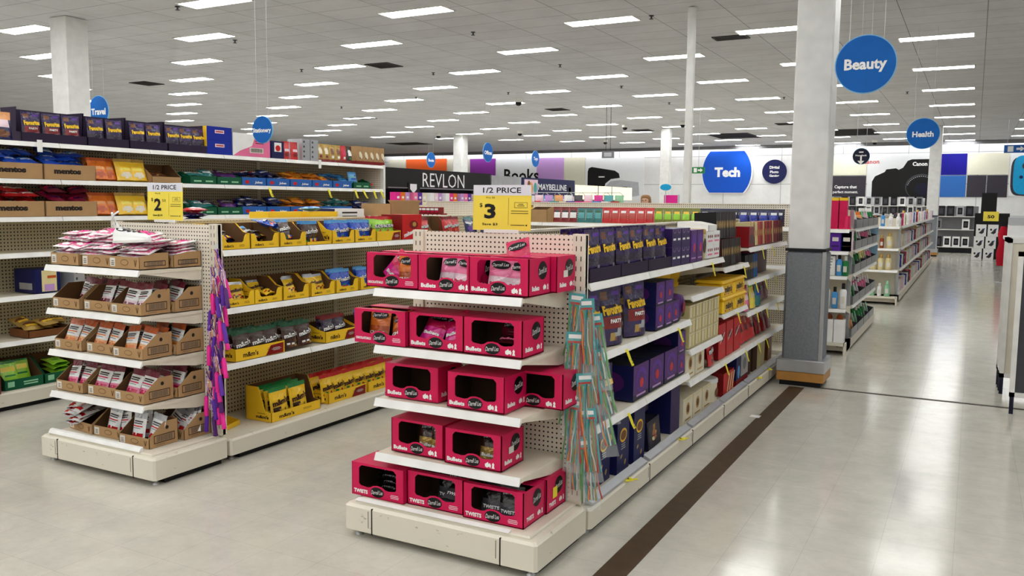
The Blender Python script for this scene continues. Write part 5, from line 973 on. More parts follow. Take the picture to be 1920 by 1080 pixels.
# ---- hanging stock at the end display corners
def hang(pr, x, y, z, look, where, tilt=0, roll=0, yaw=0):
    o = bpy.data.objects.new(pr['name'], pr['mesh']); COL.objects.link(o); o.location = (x, y, z); o.rotation_euler = (tilt, roll, yaw); o['category'] = pr['cat']
    for n, me, lb in pr['parts']:
        c = bpy.data.objects.new(n, me); COL.objects.link(c); c.parent = o
        if lb: c['label'] = lb
    PLACED.setdefault((look, where), []).append((-z, o)); return o
def straw_pack(seed):
    rd = random.Random(seed); w, h = .08, .31
    fm_ = pouch(w, h, .02, 'film', pillow=True, seed=seed, crk=.003); fm_.v = [(a, b - .01, c - h - .03) for a, b, c in fm_.v]
    st = MB(); cs = ['aqua', 'strawred', 'amberstraw', 'strawgreen', 'clearstraw', 'straworange', 'aqua', 'teal', 'strawgreen', 'strawred']
    rd.shuffle(cs)
    for k, c in enumerate(cs):
        x = -w * .38 + w * .76 * k / 9; x2 = rd.uniform(-.022, .022); pts = [(x + x2 * q / 5 + rd.uniform(-.003, .003), rd.uniform(-.007, .004), -.05 - (h - .07) * q / 5 + rd.uniform(-.004, .004)) for q in range(6)]; st.tube(pts, .0036, c, 6)
    hd = MB().box(-w / 2, w / 2, -.0015, .0015, -.06, 0, 'aqua').rect('f', (0, -.002, -.02), w * .7, .018, 'purewhite').rect('f', (0, -.002, -.045), w * .8, .01, 'strawred')
    return proto('straw_pack', 'straw packet', fm_, [('straws', st, 'bright coloured plastic straws'), ('header_card', hd, 'pale blue card header')])
SP = [straw_pack(s) for s in (1, 2, 3)]
single('hanging_strip', MB().box(-1.525, -1.5, 3.455, 3.459, .3, 1.16, 'acrylic').tube([(-1.512, 3.457, 1.15), (-1.512, 3.487, 1.17)], .002, 'wire', 4), 'clear hanging strip holding straw packets on near end display', 'hanging strip')
for k, (x, y, z, r) in enumerate([(-1.53, 3.44, 1.15, .06), (-1.485, 3.435, 1.13, -.12), (-1.46, 3.46, 1.06, -.2), (-1.53, 3.42, .98, .04), (-1.47, 3.44, .95, -.12), (-1.45, 3.45, .9, -.28), (-1.54, 3.43, .84, .05), (-1.48, 3.42, .80, -.08), (-1.44, 3.45, .76, -.24), (-1.53, 3.42, .68, .03), (-1.47, 3.43, .64, -.12), (-1.53, 3.44, .54, .0), (-1.475, 3.44, .5, -.1)]):
    hang(SP[k % 3], x, y, z, 'hanging packet of coloured straws', 'the strip, counted downwards', roll=r, tilt=RND.uniform(-.06, .06), yaw=RND.uniform(-.2, .5))
def skip_rope(seed, c1, c2):
    rd = random.Random(seed); rp = MB()
    for k in range(3):
        dx = rd.uniform(-.02, .02); L = rd.uniform(.12, .17); n = 8
        rp.tube([(dx * math.sin(PI * q / n) + .018 * math.sin(2 * PI * q / n) - .012 * math.cos(PI * q / n), rd.uniform(-.012, .012), -L * (1 - abs(1 - 2 * q / n))) for q in range(n + 1)], .0028, ('lilac', 'peach', 'violet')[k], 5)
    rp.tube([(-.012, 0, -.06), (-.02, .0, -.15)], .0028, 'pinkwhite', 5).tube([(.012, 0, -.06), (.025, .004, -.17)], .0028, 'pinkwhite', 5).tube([(-.012, 0, -.07), (.012, 0, -.07)], .004, 'purewhite', 5)
    def handle(x, z, c, a):
        m = MB(); d = Vector((math.sin(a), 0, -math.cos(a))); P = [Vector((x, 0, z)) + d * t for t in (0, .008, .012, .105, .112, .118)]
        return m.tube(P, [.006, .010, .0125, .0125, .015, .012], c, 10)
    return proto('skipping_rope', 'skipping rope', rp, [('handle', handle(-.02, -.15, c1, -.05)), ('handle', handle(.025, -.17, c2, .12))])
SK = [skip_rope(1, 'magenta', 'magenta'), skip_rope(2, 'violet', 'purple_md'), skip_rope(3, 'magenta', 'violet')]
single('hanging_strip', MB().box(-3.8, -3.775, 3.455, 3.459, .36, 1.3, 'acrylic').tube([(-3.787, 3.457, 1.29), (-3.81, 3.487, 1.3)], .002, 'wire', 4), 'clear hanging strip holding skipping ropes on left end display', 'hanging strip')
for k in range(17):
    z = 1.27 - .05 * k; hang(SK[k % 3], -3.745 - .0045 * k + (.024 if k % 2 else -.024), 3.44 - .012 * (k % 3), z, ('pink', 'purple', 'pink and purple')[k % 3] + ' handled skipping rope', 'the strip, counted downwards', roll=RND.uniform(-.25, .15), yaw=RND.uniform(-.4, .4))

# ---- the white shoes left on the candy
def shoe(side=1):
    secs = [(-.118, .022, .062, .05), (-.105, .034, .072, .066), (-.07, .038, .07, .066), (-.03, .037, .058, .056), (.01, .039, .052, .052), (.05, .043, .044, .046), (.085, .041, .036, .04), (.108, .03, .026, .03), (.12, .012, .016, .02)]
    rings = []
    for x, hw, ht, _ in secs:
        rings.append([(x, hw * math.cos(t) * (1 if math.sin(t) < 0 else .92), .012 + max(0, math.sin(t)) ** .7 * ht) for t in [2 * PI * k / 18 for k in range(18)]])
    up = MB().loft(rings, 'purewhite', True)
    so = MB().loft([[(x * 1.02, s * hw * 1.06, zz) for s, zz in ((-1, 0), (1, 0), (1.02, .014), (-1.02, .014))] for x, hw, _, _ in secs], 'white', False)
    op = MB()
    def patch(cx, cy, rx, ry, m):
        vs = []
        for k in range(18):
            a = 2 * PI * k / 18; x = cx + rx * math.cos(a); y = cy + ry * math.sin(a); vs.append((x, y, hgt(x, y) + .0012))
        op.add(vs + [(cx, cy, hgt(cx, cy) + .0016)], [(k, (k + 1) % 18, 18) for k in range(18)], m)
    def hgt(x, y):
        for a, b in zip(secs, secs[1:]):
            if a[0] <= x <= b[0]:
                t = (x - a[0]) / (b[0] - a[0]); hw = a[1] + (b[1] - a[1]) * t; ht = a[2] + (b[2] - a[2]) * t
                return .012 + max(0, 1 - (y / hw) ** 2) ** .35 * ht
        return .03
    patch(-.062, 0, .042, .026, 'blackmat'); patch(-.005, .012, .016, .011, 'blackmat'); patch(-.005, -.014, .014, .009, 'blackmat'); patch(.028, 0, .014, .02, 'blackmat'); patch(.06, 0, .012, .014, 'blackmat')
    stp = MB().tube([(-.1, .02, .07), (-.13, .03, .11), (-.14, .01, .15), (-.12, -.01, .17)], .006, 'purewhite', 6)
    return proto('slip_on_shoe', 'shoe', up, [('sole', so), ('lining', op, 'black lining and cut-outs'), ('heel_strap', stp)])
SHO = shoe()
o = hang(SHO, -4.13, 3.17, 1.307, 'white slip on shoe', 'pink packets, toe to the right', roll=-.05, yaw=.15); o = hang(SHO, -4.27, 3.27, 1.31, 'white shoe seen from its heel', 'pink packets', yaw=1.9)
mb = MB().rbox(-.03, .03, 0, .05, 0, .02, 'purewhite', .006)

# ---- cosmetics wall behind the candy aisles
CX = -6.9
def header(y0, y1, z0, z1, body, front, label, extra=None, shelf_items=True):
    g = empty('cosmetics_stand', (CX - .3, (y0 + y1) / 2, 0), label, 'shelving')
    obj('carcass', MB().box(CX - .6, CX - .35, y0, y1, .0, z0, body).box(CX - .6, CX, y0, y1, 0, .16, body), g)
    for z in (.5, .85, 1.2): obj('shelf', MB().box(CX - .36, CX - .02, y0 + .01, y1 - .01, z, z + .015, body), g)
    m = MB().box(CX - .6, CX, y0, y1, z0, z1, body, r=front); 
    if extra: extra(m)
    obj('header', m, g)
    obj('counter', MB().box(CX - .35, CX + .16, y0 + .01, y1 - .01, 1.47, 1.5, 'creambox'), g, label='cream counter')
    return g
def revlon(m):
    m.text('r', (CX + .002, 10.62, 1.855), 'REVLON', 1.12, .2, 'purewhite', -.004)
    m.rect('r', (CX + .002, 10.6, 1.735), 2.7, .008, 'silver')
header(9.2, 11.98, 1.72, 2.0, 'navy_dk', 'blackmat', 'black cosmetics stand with white REVLON header', revlon)
single('shield_card', MB().box(CX + .005, CX + .012, 9.7, 9.98, 1.6, 1.81, 'black').plate('r', (CX + .0125, 9.82, 1.72), [(-.08, .07), (.08, .07), (.08, 0), (0, -.06), (-.08, 0)], 'purewhite').rect('r', (CX + .0125, 9.84, 1.63), .2, .012, 'silver'), 'black card with white shield hanging on the black cosmetics stand', 'sign')
header(12.02, 13.05, 1.62, 1.98, 'silver', 'silver', 'plain silver grey end panel beside the navy header')
def mayb(m):
    m.text('r', (CX + .002, 14.3, 1.83), 'MAYBELLINE', 1.2, .11, 'purewhite', .02)
    m.plate('r', (CX + .002, 13.42, 1.82), [(-.26, -.13), (.26, -.13), (.26, .13), (-.26, .13)], 'pinkwhite'); m.oval('r', (CX + .003, 13.4, 1.8), .1, .11, 'peach'); m.oval('r', (CX + .0035, 13.33, 1.83), .06, .1, 'brown_md'); m.oval('r', (CX + .004, 13.58, 1.8), .07, .1, 'aqua'); m.oval('r', (CX + .003, 15.05, 1.8), .09, .09, 'slate'); m.oval('r', (CX + .003, 15.05, 1.8), .05, .05, 'black')
header(13.08, 15.28, 1.66, 1.98, 'navy', 'navy', 'navy cosmetics stand with MAYBELLINE header', mayb)
for i, (a, b) in enumerate(((15.3, 16.45), (16.5, 17.2), (17.25, 18.45))): header(a, b, 1.62, 1.9, 'silver', 'lightbox', ('first', 'second', 'third')[i] + ' glowing cream cosmetics cabinet right of the navy stand')
# a low wire rack run between, with its small goods
g = empty('wire_rack_run', (-5.3, 11.0, 0), 'low cream run with chrome wire loops behind the red packets', 'shelving')
obj('body', MB().box(-6.5, -4.1, 10.9, 11.3, 0, 1.42, 'cream', f='peg_cream'), g); obj('shelf', MB().box(-6.5, -4.1, 10.6, 10.9, 1.38, 1.4, 'cream'), g)
for k in range(7):
    x = -5.55 + .185 * k; obj('wire_loop', MB().tube([(x, 10.85, 1.42), (x, 10.8, 1.66), (x + .03, 10.78, 1.69), (x + .24, 10.78, 1.69), (x + .27, 10.8, 1.66), (x + .27, 10.85, 1.42)], .006, 'wire', 6), g)
CS = ['lilac', 'purewhite', 'pink_lt', 'peach', 'violet', 'aqua', 'red', 'pinkwhite', 'blue_lt', 'magenta', 'creambox', 'orange']
SMB = {c: proto('cosmetics_box', 'box', (lambda mb, c=c: mb.rect('f', (0, -.001, .1), .05, .03, 'purewhite').rect('f', (0, -.001, .05), .06, .012, 'grey'))(box(.1, .1, .17, c))) for c in CS}
RC = Face('y', 10.62)
for k in range(18): c = CS[(k * 5 + k // 3) % 12]; put(SMB[c], RC, -6.42 + .128 * k, 1.401, {'purewhite': 'white', 'pink_lt': 'pink', 'pinkwhite': 'pale pink', 'blue_lt': 'pale blue', 'creambox': 'cream'}.get(c, c) + ' cosmetics box', 'the wire rack run', v=.02 + .03 * (k % 3))
for k in range(9):
    c = ('pinkwhite', 'lilac', 'peach', 'purewhite', 'grey_dk', 'pinkwhite', 'magenta', 'aqua', 'mint')[k]
    hang(proto('hanging_bag', 'bag', (lambda mb: (setattr(mb, 'v', [(a, b, q - .16) for a, b, q in mb.v]), mb)[1])(pouch(.13, .16, .03, c, pillow=True, seed=k))), -5.4 + .15 * k, 10.745, 1.655, {'pinkwhite': 'pale pink', 'purewhite': 'white', 'grey_dk': 'dark grey'}.get(c, c) + ' hanging bag', 'the wire loops')
CNM = {'purewhite': 'white', 'pink_lt': 'pink', 'pinkwhite': 'pale pink', 'blue_lt': 'pale blue', 'creambox': 'cream'}
RV = Face('x', CX + .14)
for k in range(20): c = ('magenta', 'orange', 'lilac', 'pink_lt', 'violet', 'creambox', 'purewhite', 'pinkwhite', 'lilac', 'purewhite')[k % 10]; put(SMB[c], RV, 9.3 + .135 * k, 1.501, CNM.get(c, c) + ' cosmetics box', 'the black cosmetics counter', v=.01 + .02 * (k % 3))
for k in range(14): c = ('blue_lt', 'purewhite', 'lilac', 'violet', 'blue_lt', 'pinkwhite', 'aqua')[k % 7]; put(SMB[c], RV, 13.15 + .15 * k, 1.501, CNM.get(c, c) + ' cosmetics box', 'the navy cosmetics counter', v=.01 + .02 * (k % 3))
# shopper behind the cross run
def person(x, y, hgt):
    me = bpy.data.meshes.new('person'); k = hgt / 1.70
    J = [((0, 0, .95), .15), ((0, 0, 1.12), .13), ((0, 0, 1.3), .15), ((0, 0, 1.42), .075), ((0, 0, 1.47), .055), ((0, -.01, 1.52), .075), ((0, -.01, 1.6), .088), ((0, 0, 1.66), .07),
         ((.17, 0, 1.37), .055), ((.21, .02, 1.1), .042), ((.2, -.08, .88), .032), ((.19, -.12, .78), .03), ((-.17, 0, 1.37), .055), ((-.21, .02, 1.1), .042), ((-.2, -.08, .88), .032), ((-.19, -.12, .78), .03),
         ((.09, 0, .85), .09), ((.1, -.01, .48), .06), ((.1, .02, .09), .042), ((.11, -.12, .03), .035), ((-.09, 0, .85), .09), ((-.1, -.01, .48), .06), ((-.1, .02, .09), .042), ((-.11, -.12, .03), .035)]
    E = [(0, 1), (1, 2), (2, 3), (3, 4), (4, 5), (5, 6), (6, 7), (2, 8), (8, 9), (9, 10), (10, 11), (2, 12), (12, 13), (13, 14), (14, 15), (0, 16), (16, 17), (17, 18), (18, 19), (0, 20), (20, 21), (21, 22), (22, 23)]
    me.from_pydata([Vector(j[0]) * k for j in J], E, []); o = bpy.data.objects.new('person', me); COL.objects.link(o); o.location = (x, y, 0)
    sk = o.modifiers.new('skin', 'SKIN'); sk.use_smooth_shade = True
    for v, j in zip(me.skin_vertices[0].data, J): v.radius = (j[1] * k, j[1] * k); v.use_root = False
    me.skin_vertices[0].data[0].use_root = True
    sb = o.modifiers.new('sub', 'SUBSURF'); sb.levels = 2; sb.render_levels = 2
    me.materials.append(MATS['skin'])
    def part(n, mb, lb=None):
        mb.v = [(a * k, b * k, c * k) for a, b, c in mb.v]; c = obj(n, mb, label=lb); c.parent = o
    hr = []
    for zz, r_, back in ((1.715, .03, 0), (1.705, .07, .0), (1.67, .1, .0), (1.62, .108, .012), (1.55, .108, .03), (1.46, .1, .05), (1.38, .06, .07)):
        ring = []
        for q in range(20):
            t = 2 * PI * q / 20; yy = r_ * math.sin(t) + back
            if zz < 1.66: yy = max(yy, -.03)
            ring.append((r_ * math.cos(t), yy, zz))
        hr.append(ring)
    part('hair', MB().loft(hr, 'hair', True), 'long light brown hair')
    part('shirt', MB().loft([[(rx * math.cos(2 * PI * q / 20), ry * math.sin(2 * PI * q / 20), zz) for q in range(20)] for zz, rx, ry in ((.88, .175, .15), (1.1, .15, .145), (1.3, .19, .165), (1.4, .15, .12), (1.44, .07, .075))], 'cloth', True), 'grey blue top')
    part('trousers', MB().loft([[(rx * math.cos(2 * PI * q / 20), ry * math.sin(2 * PI * q / 20), zz) for q in range(20)] for zz, rx, ry in ((.1, .155, .085), (.5, .17, .11), (.84, .185, .15), (.95, .17, .15))], 'navy_dk', True), 'dark trousers')
    for s in (-1, 1): part('eye', MB().lathe([(.002, -.009), (.012, -.004), (.012, .004), (.002, .009)], 'ink', s * .033, -.094, 8, 1.6))
    part('nose', MB().loft([[(-.01, -.09, 1.6), (.01, -.09, 1.6), (0, -.095, 1.6)], [(-.016, -.09, 1.56), (.016, -.09, 1.56), (0, -.118, 1.562)]], 'skin', True)); part('mouth', MB().box(-.022, .022, -.092, -.08, 1.532, 1.542, 'pink_lt'))
    for s in (-1, 1): part('ear', MB().lathe([(.004, -.03), (.016, -.01), (.016, .012), (.004, .03)], 'skin', s * .088, 0, 8, 1.59))
    return tag(o, 'person with long light brown hair looking over the far shelf', 'person')
person(-6.05, 17.0, 1.715)
sg = MB().box(-6.82, -6.45, 20.5, 20.53, 1.45, 1.76, 'magenta').box(-6.47, -6.43, 20.49, 20.52, 0, 1.77, 'wire'); single('promotion_board', sg, 'magenta board on a post left of the slim white post', 'sign')
single('oval_sign', MB().plate('f', (-6.72, 20.3, 1.95), [(.14 * math.cos(2 * PI * k / 24), .08 * math.sin(2 * PI * k / 24)) for k in range(24)], 'cyan', .02).tube([(-6.72, 20.31, 0), (-6.72, 20.31, 1.9)], .012, 'wire', 6), 'small cyan oval sign above the magenta board', 'sign')

# ---- beauty runs beside the right aisle
def bottle(c, cap, h=.2, r=.032, n=12): 
    return proto('bottle', 'bottle', MB().lathe([(r * .9, 0), (r, .008), (r, h * .68), (r * .8, h * .75), (r * .45, h * .78)], c, 0, r, n).rect('f', (0, -.0008, h * .35), r * 1.1, h * .3, 'barlabel'), [('cap', MB().lathe([(r * .5, h * .78), (r * .5, h), (r * .42, h * 1.01)], cap, 0, r, n))])
def tube_(c, cap): return proto('cream_tube', 'tube', MB().loft([[(-.03, .02, .17), (.03, .02, .17), (.03, .024, .17), (-.03, .024, .17)], [(-.026, .005, .04), (.026, .005, .04), (.026, .04, .04), (-.026, .04, .04)]], c), [('cap', MB().box(-.022, .022, .008, .036, 0, .04, cap))])
BT = {'white': bottle('purewhite', 'white'), 'pale blue': bottle('blue_lt', 'blackmat', .22), 'green': bottle('green', 'white', .2), 'mint': bottle('mint', 'mint', .24, .04), 'amber': bottle('amber', 'gold', .2), 'ivory': bottle('ivory', 'gold', .24, .045), 'black capped white': bottle('purewhite', 'blackmat', .26, .035), 'pink': bottle('pink_lt', 'purewhite', .18), 'teal': bottle('teal', 'silver', .2), 'dark': bottle('grey_dk', 'blackmat', .2), 'orange': bottle('peach', 'orange', .16)}
TBX = {'white': tube_('purewhite', 'grey'), 'silver': tube_('silver', 'blackmat'), 'green': tube_('mint', 'green'), 'rose': tube_('pinkwhite', 'maroon')}
BOXP = {n: proto('product_box', 'box', (lambda mb, c=c: mb.rect('f', (0, -.001, .12), .06, .04, 'barlabel').rect('f', (0, -.001, .05), .07, .01, 'ink'))(box(.1, .12, .2, c))) for n, c in (('white', 'purewhite'), ('violet', 'violet'), ('royal blue', 'royal'), ('rose', 'pinkwhite'), ('charcoal', 'grey_dk'), ('crimson', 'pink'))}
def beauty(label, x0, x1, y0, y1, tiers, top):
    g = empty('shelving_run', ((x0 + x1) / 2, (y0 + y1) / 2, 0), label, 'shelving'); F = Face('y', y0); FR = Face('x', x1)
    b = MB().box(x0, x1, y0 + .12, y1, .03, .13, 'scuffed').box(x0, x1 - .012, y0, y0 + .42, .10, .13, 'scuffed').box(x1 - .02, x1, y0, y0 + .42, .0, .13, 'scuffed'); obj('base', b, g)
    obj('back_panel', MB().box(x0 + .02, x1 - .06, y0 + .40, y0 + .42, .13, top, 'cream'), g); obj('spine_panel', MB().box((x0 + x1) / 2 - .02, (x0 + x1) / 2 + .02, y0 + .42, y1, .13, top, 'peg_grey'), g)
    obj('post', MB().box(x1 - .06, x1 - .02, y0 + .38, y0 + .42, .13, top, 'steel'), g)
    for z in tiers:
        shelf_part(g, F, x0, x1 - .01, z, .4); shelf_part(g, FR, y0 + .46, y1, z, .36, nrail=max(2, int((y1 - y0) / .9)))
    return g
beauty('beauty shelving run just behind the grey pillar', -2.02, -1.1, 9.25, 12.1, (1.30, 1.075, .82, .48), 1.5)
beauty('long distant beauty shelving run along the right aisle', -1.92, -1.0, 14.45, 26.7, (1.22, .88, .54), 1.35)
for zz, lb in ((1.09, 'upper'), (.84, 'lower')): single('picture_board', MB().box(-1.46, -1.1, 12.11, 12.125, zz, zz + .2, 'palesky').oval('f', (-1.2, 12.109, zz + .06), .06, .03, 'brown_md').rect('f', (-1.3, 12.109, zz + .15), .12, .02, 'purewhite'), '%s pale blue picture board at the end of the first beauty run' % lb, 'sign')
def b1(t): return "first beauty run's %s shelf" % t
E1 = Face('y', 9.27); z = 1.30 + T
CRT = proto('gift_box', 'box', box(.075, .075, .29, 'pink'), [('lid', box(.078, .078, .03, 'yellow'), 'yellow lid')])
for o_ in [c for c in CRT['parts']]: o_[1].transform(Matrix.Translation((0, -.0015, .29)))
CRS = proto('gift_box', 'box', MB().lathe([(.045, 0), (.032, .02), (.028, .13), (.02, .135)], 'pink', 0, .04, 10))
for u, v in ((-1.27, .02), (-1.185, .02), (-1.22, .12)): put(CRT, E1, u, z, 'tall crimson box with yellow lid', b1('top'), v=v)
for u in (-1.45, -1.38, -1.145): put(CRS, E1, u, z, 'short crimson stand', b1('top'))
for k in range(5): put(BOXP['violet' if k % 2 else 'royal blue'], E1, -1.56 + .105 * k, 1.075 + T, ('violet' if k % 2 else 'royal blue') + ' product box', b1('second'))
put(BOXP['rose'], E1, -1.135, 1.075 + T, 'rose product box', b1('second'))
for u in (-1.5, -1.42, -1.2): put(BT['pale blue'], E1, u, .82 + T, 'pale blue bottle', b1('third'))
put(proto('wedge_carton', 'carton', barlines(carton_tray(.17, .2, .2, .22, 'purewhite', 'white', .5), 'f', (0, -.001, .17), .12, 4, 'grey', .03, .01)), E1, -1.32, .82 + T, 'white printed carton', b1('third'), v=.01); put(BT['green'], E1, -1.14, .82 + T, 'green bottle', b1('third'))
for k in range(6): put(BT['black capped white' if k != 4 else 'pale blue'], E1, -1.55 + .08 * k, .48 + T, ('black capped white' if k != 4 else 'light blue') + ' bottle', b1('fourth'))
TW = proto('tall_carton', 'box', box(.1, .12, .24, 'purewhite'), [('cap', MB().lathe([(.03, .24), (.035, .26), (.02, .29)], 'amber', 0, .06, 10), 'amber cap')])
for k in range(5): put(TW, E1, -1.6 + .107 * k, .131, 'tall white carton with amber cap', b1('base'))
R1 = Face('x', -1.09); CN = {'dark': 'dark grey'}
TRAY = proto('display_tray', 'tray', carton_tray(.55, .26, .09, .12, 'tray_grey', 'grey_dk', .5))
KEYS = [('b', k) for k in BT] + [('t', k) for k in TBX]
for t, zz in (('top', 1.30), ('second', 1.075), ('third', .82), ('fourth', .48), ('base', .125)):
    for k in range(4): put(TRAY, R1, 10.0 + .58 * k, zz + T, 'smoky grey display tray', b1(t) + ' aisle side', v=.01)
    for k in range(20):
        K = ('t', ('white', 'silver', 'green', 'rose')[(k // 3 + len(t)) % 4]) if (k // 5 + len(t)) % 2 else ('b', ('white', 'green', 'teal', 'pink', 'orange')[(k // 5 + len(t)) % 5])
        put((BT if K[0] == 'b' else TBX)[K[1]], R1, 9.76 + .115 * k, zz + T + .006, K[1] + (' bottle' if K[0] == 'b' else ' cream tube'), b1(t) + ' aisle side', v=.05 + .07 * (k % 2), tilt=-.15)
for i, k in enumerate(range(5)):
    ticket(R1, 9.75 + .12 * k, 1.06, TK, b1('second'))
def b2(t): return "distant beauty run's %s shelf" % t
E2 = Face('y', 14.47); R2 = Face('x', -1.01)
for t, zz, cs in (('top', 1.22, ('orange', 'orange', 'pale blue', 'white', 'white')), ('second', .88, ('amber', 'amber', 'amber', 'ivory')), ('third', .54, ('ivory', 'ivory', 'ivory', 'ivory')), ('base', .125, ('mint', 'mint', 'white', 'mint'))):
    for k, c in enumerate(cs): put(BT[c], E2, -1.48 + .11 * k, zz + T, c + ' bottle', b2(t))
    seq = ['white', 'ivory', 'rose', 'charcoal', 'white', 'white', 'crimson', 'white', 'royal blue', 'white', 'rose']
    for k in range(32):
        n = seq[(k * 3 + len(t)) % 11]; yy = 14.98 + .365 * k
        if n in BOXP: put(BOXP[n], R2, yy, zz + T, n + ' product box', b2(t) + ' aisle side', v=.015)
        else: put(BT[n], R2, yy, zz + T, n + ' bottle', b2(t) + ' aisle side', v=.02)
        c2 = ('white', 'pink', 'amber', 'teal', 'dark', 'white')[(k * 5 + len(t)) % 6]; put(BT[c2], R2, yy + .17, zz + T, CN.get(c2, c2) + ' bottle', b2(t) + ' aisle side', v=.03)

# ---- far end of the aisle
def wall_unit(x0, x1, y, tiers, label, back='wallwhite', h=1.85):
    g = empty('wall_shelving', ((x0 + x1) / 2, y + .2, 0), label, 'shelving')
    obj('back_panel', MB().box(x0, x1, y + .38, y + .4, 0, h, back), g)
    for z in tiers: obj('shelf', MB().box(x0, x1, y, y + .38, z - .025, z, 'white'), g)
    obj('plinth', MB().box(x0, x1, y + .02, y + .38, 0, tiers[-1] - .025 if tiers[-1] < .4 else .05, 'blackmat'), g); return g
wall_unit(-6.0, -1.35, 36.2, (1.55, 1.2, .8, .35), 'white gadget shelving along the back wall under the camera poster')
wall_unit(-1.2, .1, 32.0, (1.22, .78, .2), 'grey shelving at the aisle end holding white phone boxes', 'grey', 1.55)
def gadget(c, f): return proto('gadget_box', 'box', (lambda mb: mb.rect('f', (0, -.002, .17), .14, .22, f).rect('f', (0, -.004, .17), .08, .12, 'grey_dk'))(box(.22, .1, .34, c)))
GD = {'white': gadget('purewhite', 'black'), 'black': gadget('blackmat', 'slate'), 'silver': gadget('silver', 'black'), 'grey': gadget('grey', 'black')}
FW = Face('y', 36.22); 
for t, zz in (('top', 1.55), ('second', 1.2), ('third', .8)):
    for k in range(15): n = ('white', 'black', 'silver', 'black', 'grey')[(k * 2 + len(t)) % 5]; put(GD[n], FW, -5.8 + .3 * k, zz, n + ' gadget box', "back wall's %s gadget shelf" % t, v=.05)
FG = Face('y', 32.02)
for k in range(3): put(GD['white'], FG, -.78 + .27 * k, .2, 'white phone box', 'the aisle end low shelf')
put(GD['black'], FG, -1.05, .2, 'black phone box', 'the aisle end low shelf'); put(GD['grey'], FG, -1.08, .78, 'grey phone box', 'the aisle end middle shelf'); put(GD['white'], FG, -.25, .78, 'white phone box', 'the aisle end middle shelf')
for k in range(4): put(GD[('black', 'black', 'silver', 'black')[k]], FG, -1.0 + .28 * k, 1.22, ('first black gadget box', 'second black gadget box', 'silver gadget box', 'third black gadget box')[k], 'the aisle end top shelf')
bs = empty('display_stand', (.4, 28.9, 0), 'tall black display stand behind the white cartons', 'display stand'); obj('cabinet', MB().box(.0, .9, 28.9, 29.4, 0, 1.35, 'blackmat'), bs); obj('top_tower', MB().box(.15, .55, 28.95, 29.35, 1.35, 1.95, 'blackmat'), bs); obj('price_panel', MB().box(.22, .62, 28.86, 28.895, 1.12, 1.4, 'yellow_sign').text('f', (.42, 28.858, 1.25), '50', .18, .1, 'ink', .04), bs, label='yellow price panel')
for k in range(3): obj('shelf', MB().box(.9, 1.35, 28.95, 29.35, .35 + .35 * k, .38 + .35 * k, 'blackmat'), bs)
mb = box(.26, .22, .34, 'purewhite'); mb.oval('f', (-.05, -.002, .2), .025, .03, 'ink'); mb.plate('f', (.02, -.002, .13), [(-.08, -.03), (-.02, .03), (.02, .1), (.06, .08), (.05, -.02), (0, -.06)], 'slate'); mb.oval('f', (.08, -.002, .22), .02, .015, 'blue'); PC = proto('printed_carton', 'carton', mb)
FC = Face('y', 28.0)
for r_ in range(3):
    for k in range(2): put(PC, FC, .1 + .3 * k + .04 * r_, .0005 + .345 * r_, ('lower', 'middle', 'upper')[r_] + ' white printed carton', 'the aisle end floor stack')
gr = MB().loft([[(.53 + .1 * math.cos(2 * PI * q / 12) * s, 20 + .1 * math.sin(2 * PI * q / 12) * s, zz) for q in range(12)] for zz, s in ((.35, .9), (.6, 1.1), (.8, .7), (1.0, 1.0), (1.15, .5))], 'fabricred', True); mg = single('mannequin_torso', gr, 'red garment on a slim stand beside the white racks', 'garment'); obj('stand', MB().tube([(.53, 20, 0), (.53, 20, .36)], .015, 'steel', 8).lathe([(.12, 0), (.12, .012)], 'steel', .53, 20, 14), mg)
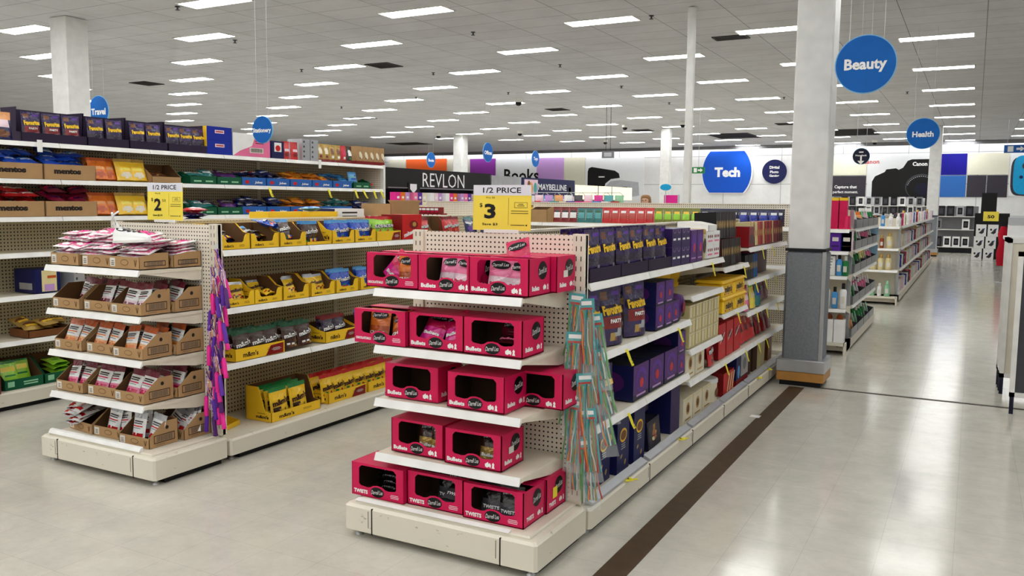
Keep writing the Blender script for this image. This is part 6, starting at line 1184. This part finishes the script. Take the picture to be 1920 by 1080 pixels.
# white racks at the right edge
def rack(y, xl, top, cloths, label, bottom=.13):
    g = empty('clothes_rack', (xl + .6, y, 0), label, 'clothes rack')
    obj('frame', MB().box(xl, xl + .035, y, y + .035, bottom, top, 'white').box(xl + 1.2, xl + 1.235, y, y + .035, bottom, top, 'white').box(xl, xl + 1.235, y, y + .035, top - .035, top, 'white').box(xl, xl + 1.235, y, y + .035, bottom, bottom + .035, 'white'), g, label='white frame')
    for x in (xl + .005, xl + 1.2): obj('leg', MB().box(x, x + .028, y + .003, y + .032, 0, bottom, 'navy_dk'), g)
    obj('panel', MB().box(xl + .036, xl + 1.2, y + .012, y + .024, bottom + .036, top - .036, cloths), g)
rack(7.3, .30, 1.22, 'grey_dk', 'front white framed rack at the right edge')
for k in range(4): rack(8.05 + .14 * k, .25 - .004 * k, 1.29, 'cream', 'cream framed panel, %s behind the front rack' % ordn(k), .14)
def garment(x0, y, z1, c, n, label):
    m = MB(); rd = random.Random(n)
    m.loft([[(x0 + .16 * math.cos(2 * PI * q / 14) * s, y + (.035 + .008 * math.sin(q * 3)) * math.sin(2 * PI * q / 14), zz) for q in range(14)] for zz, s in ((z1 - .5, .8), (z1 - .25, .9), (z1 - .08, 1), (z1, .4))], c, True); t = single('hanging_garment', m, label, 'garment'); obj('hanger', MB().tube([(x0 - .12, y, z1 - .03), (x0, y, z1 + .02), (x0, y, z1 + .06)], .004, 'steel', 5), t)
garment(.56, 7.25, .90, 'navy', 1, 'navy garment hanging on the front rack'); garment(.60, 7.18, .72, 'purewhite', 2, 'white garment hanging low on the front rack')
tb = empty('display_table', (.75, 10.3, 0), 'white display table behind the cream panels', 'table'); obj('tabletop', MB().box(.28, 1.3, 10, 10.6, 1.21, 1.24, 'white'), tb)
for x, y in ((.3, 10.03), (1.25, 10.03), (.3, 10.55), (1.25, 10.55)): obj('leg', MB().box(x, x + .03, y, y + .03, 0, 1.21, 'white'), tb)
FTB = Face('y', 10.05); put(proto('flat_carton', 'carton', box(.22, .3, .12, 'purewhite')), FTB, .42, 1.2405, 'white flat carton', 'the display table'); put(proto('flat_carton', 'carton', box(.2, .25, .08, 'silver')), FTB, .41, 1.362, 'smaller silver carton', 'the display table'); put(proto('flat_carton', 'carton', box(.2, .2, .31, 'pink')), FTB, .67, 1.2405, 'bright pink carton', 'the display table')
finish_labels()
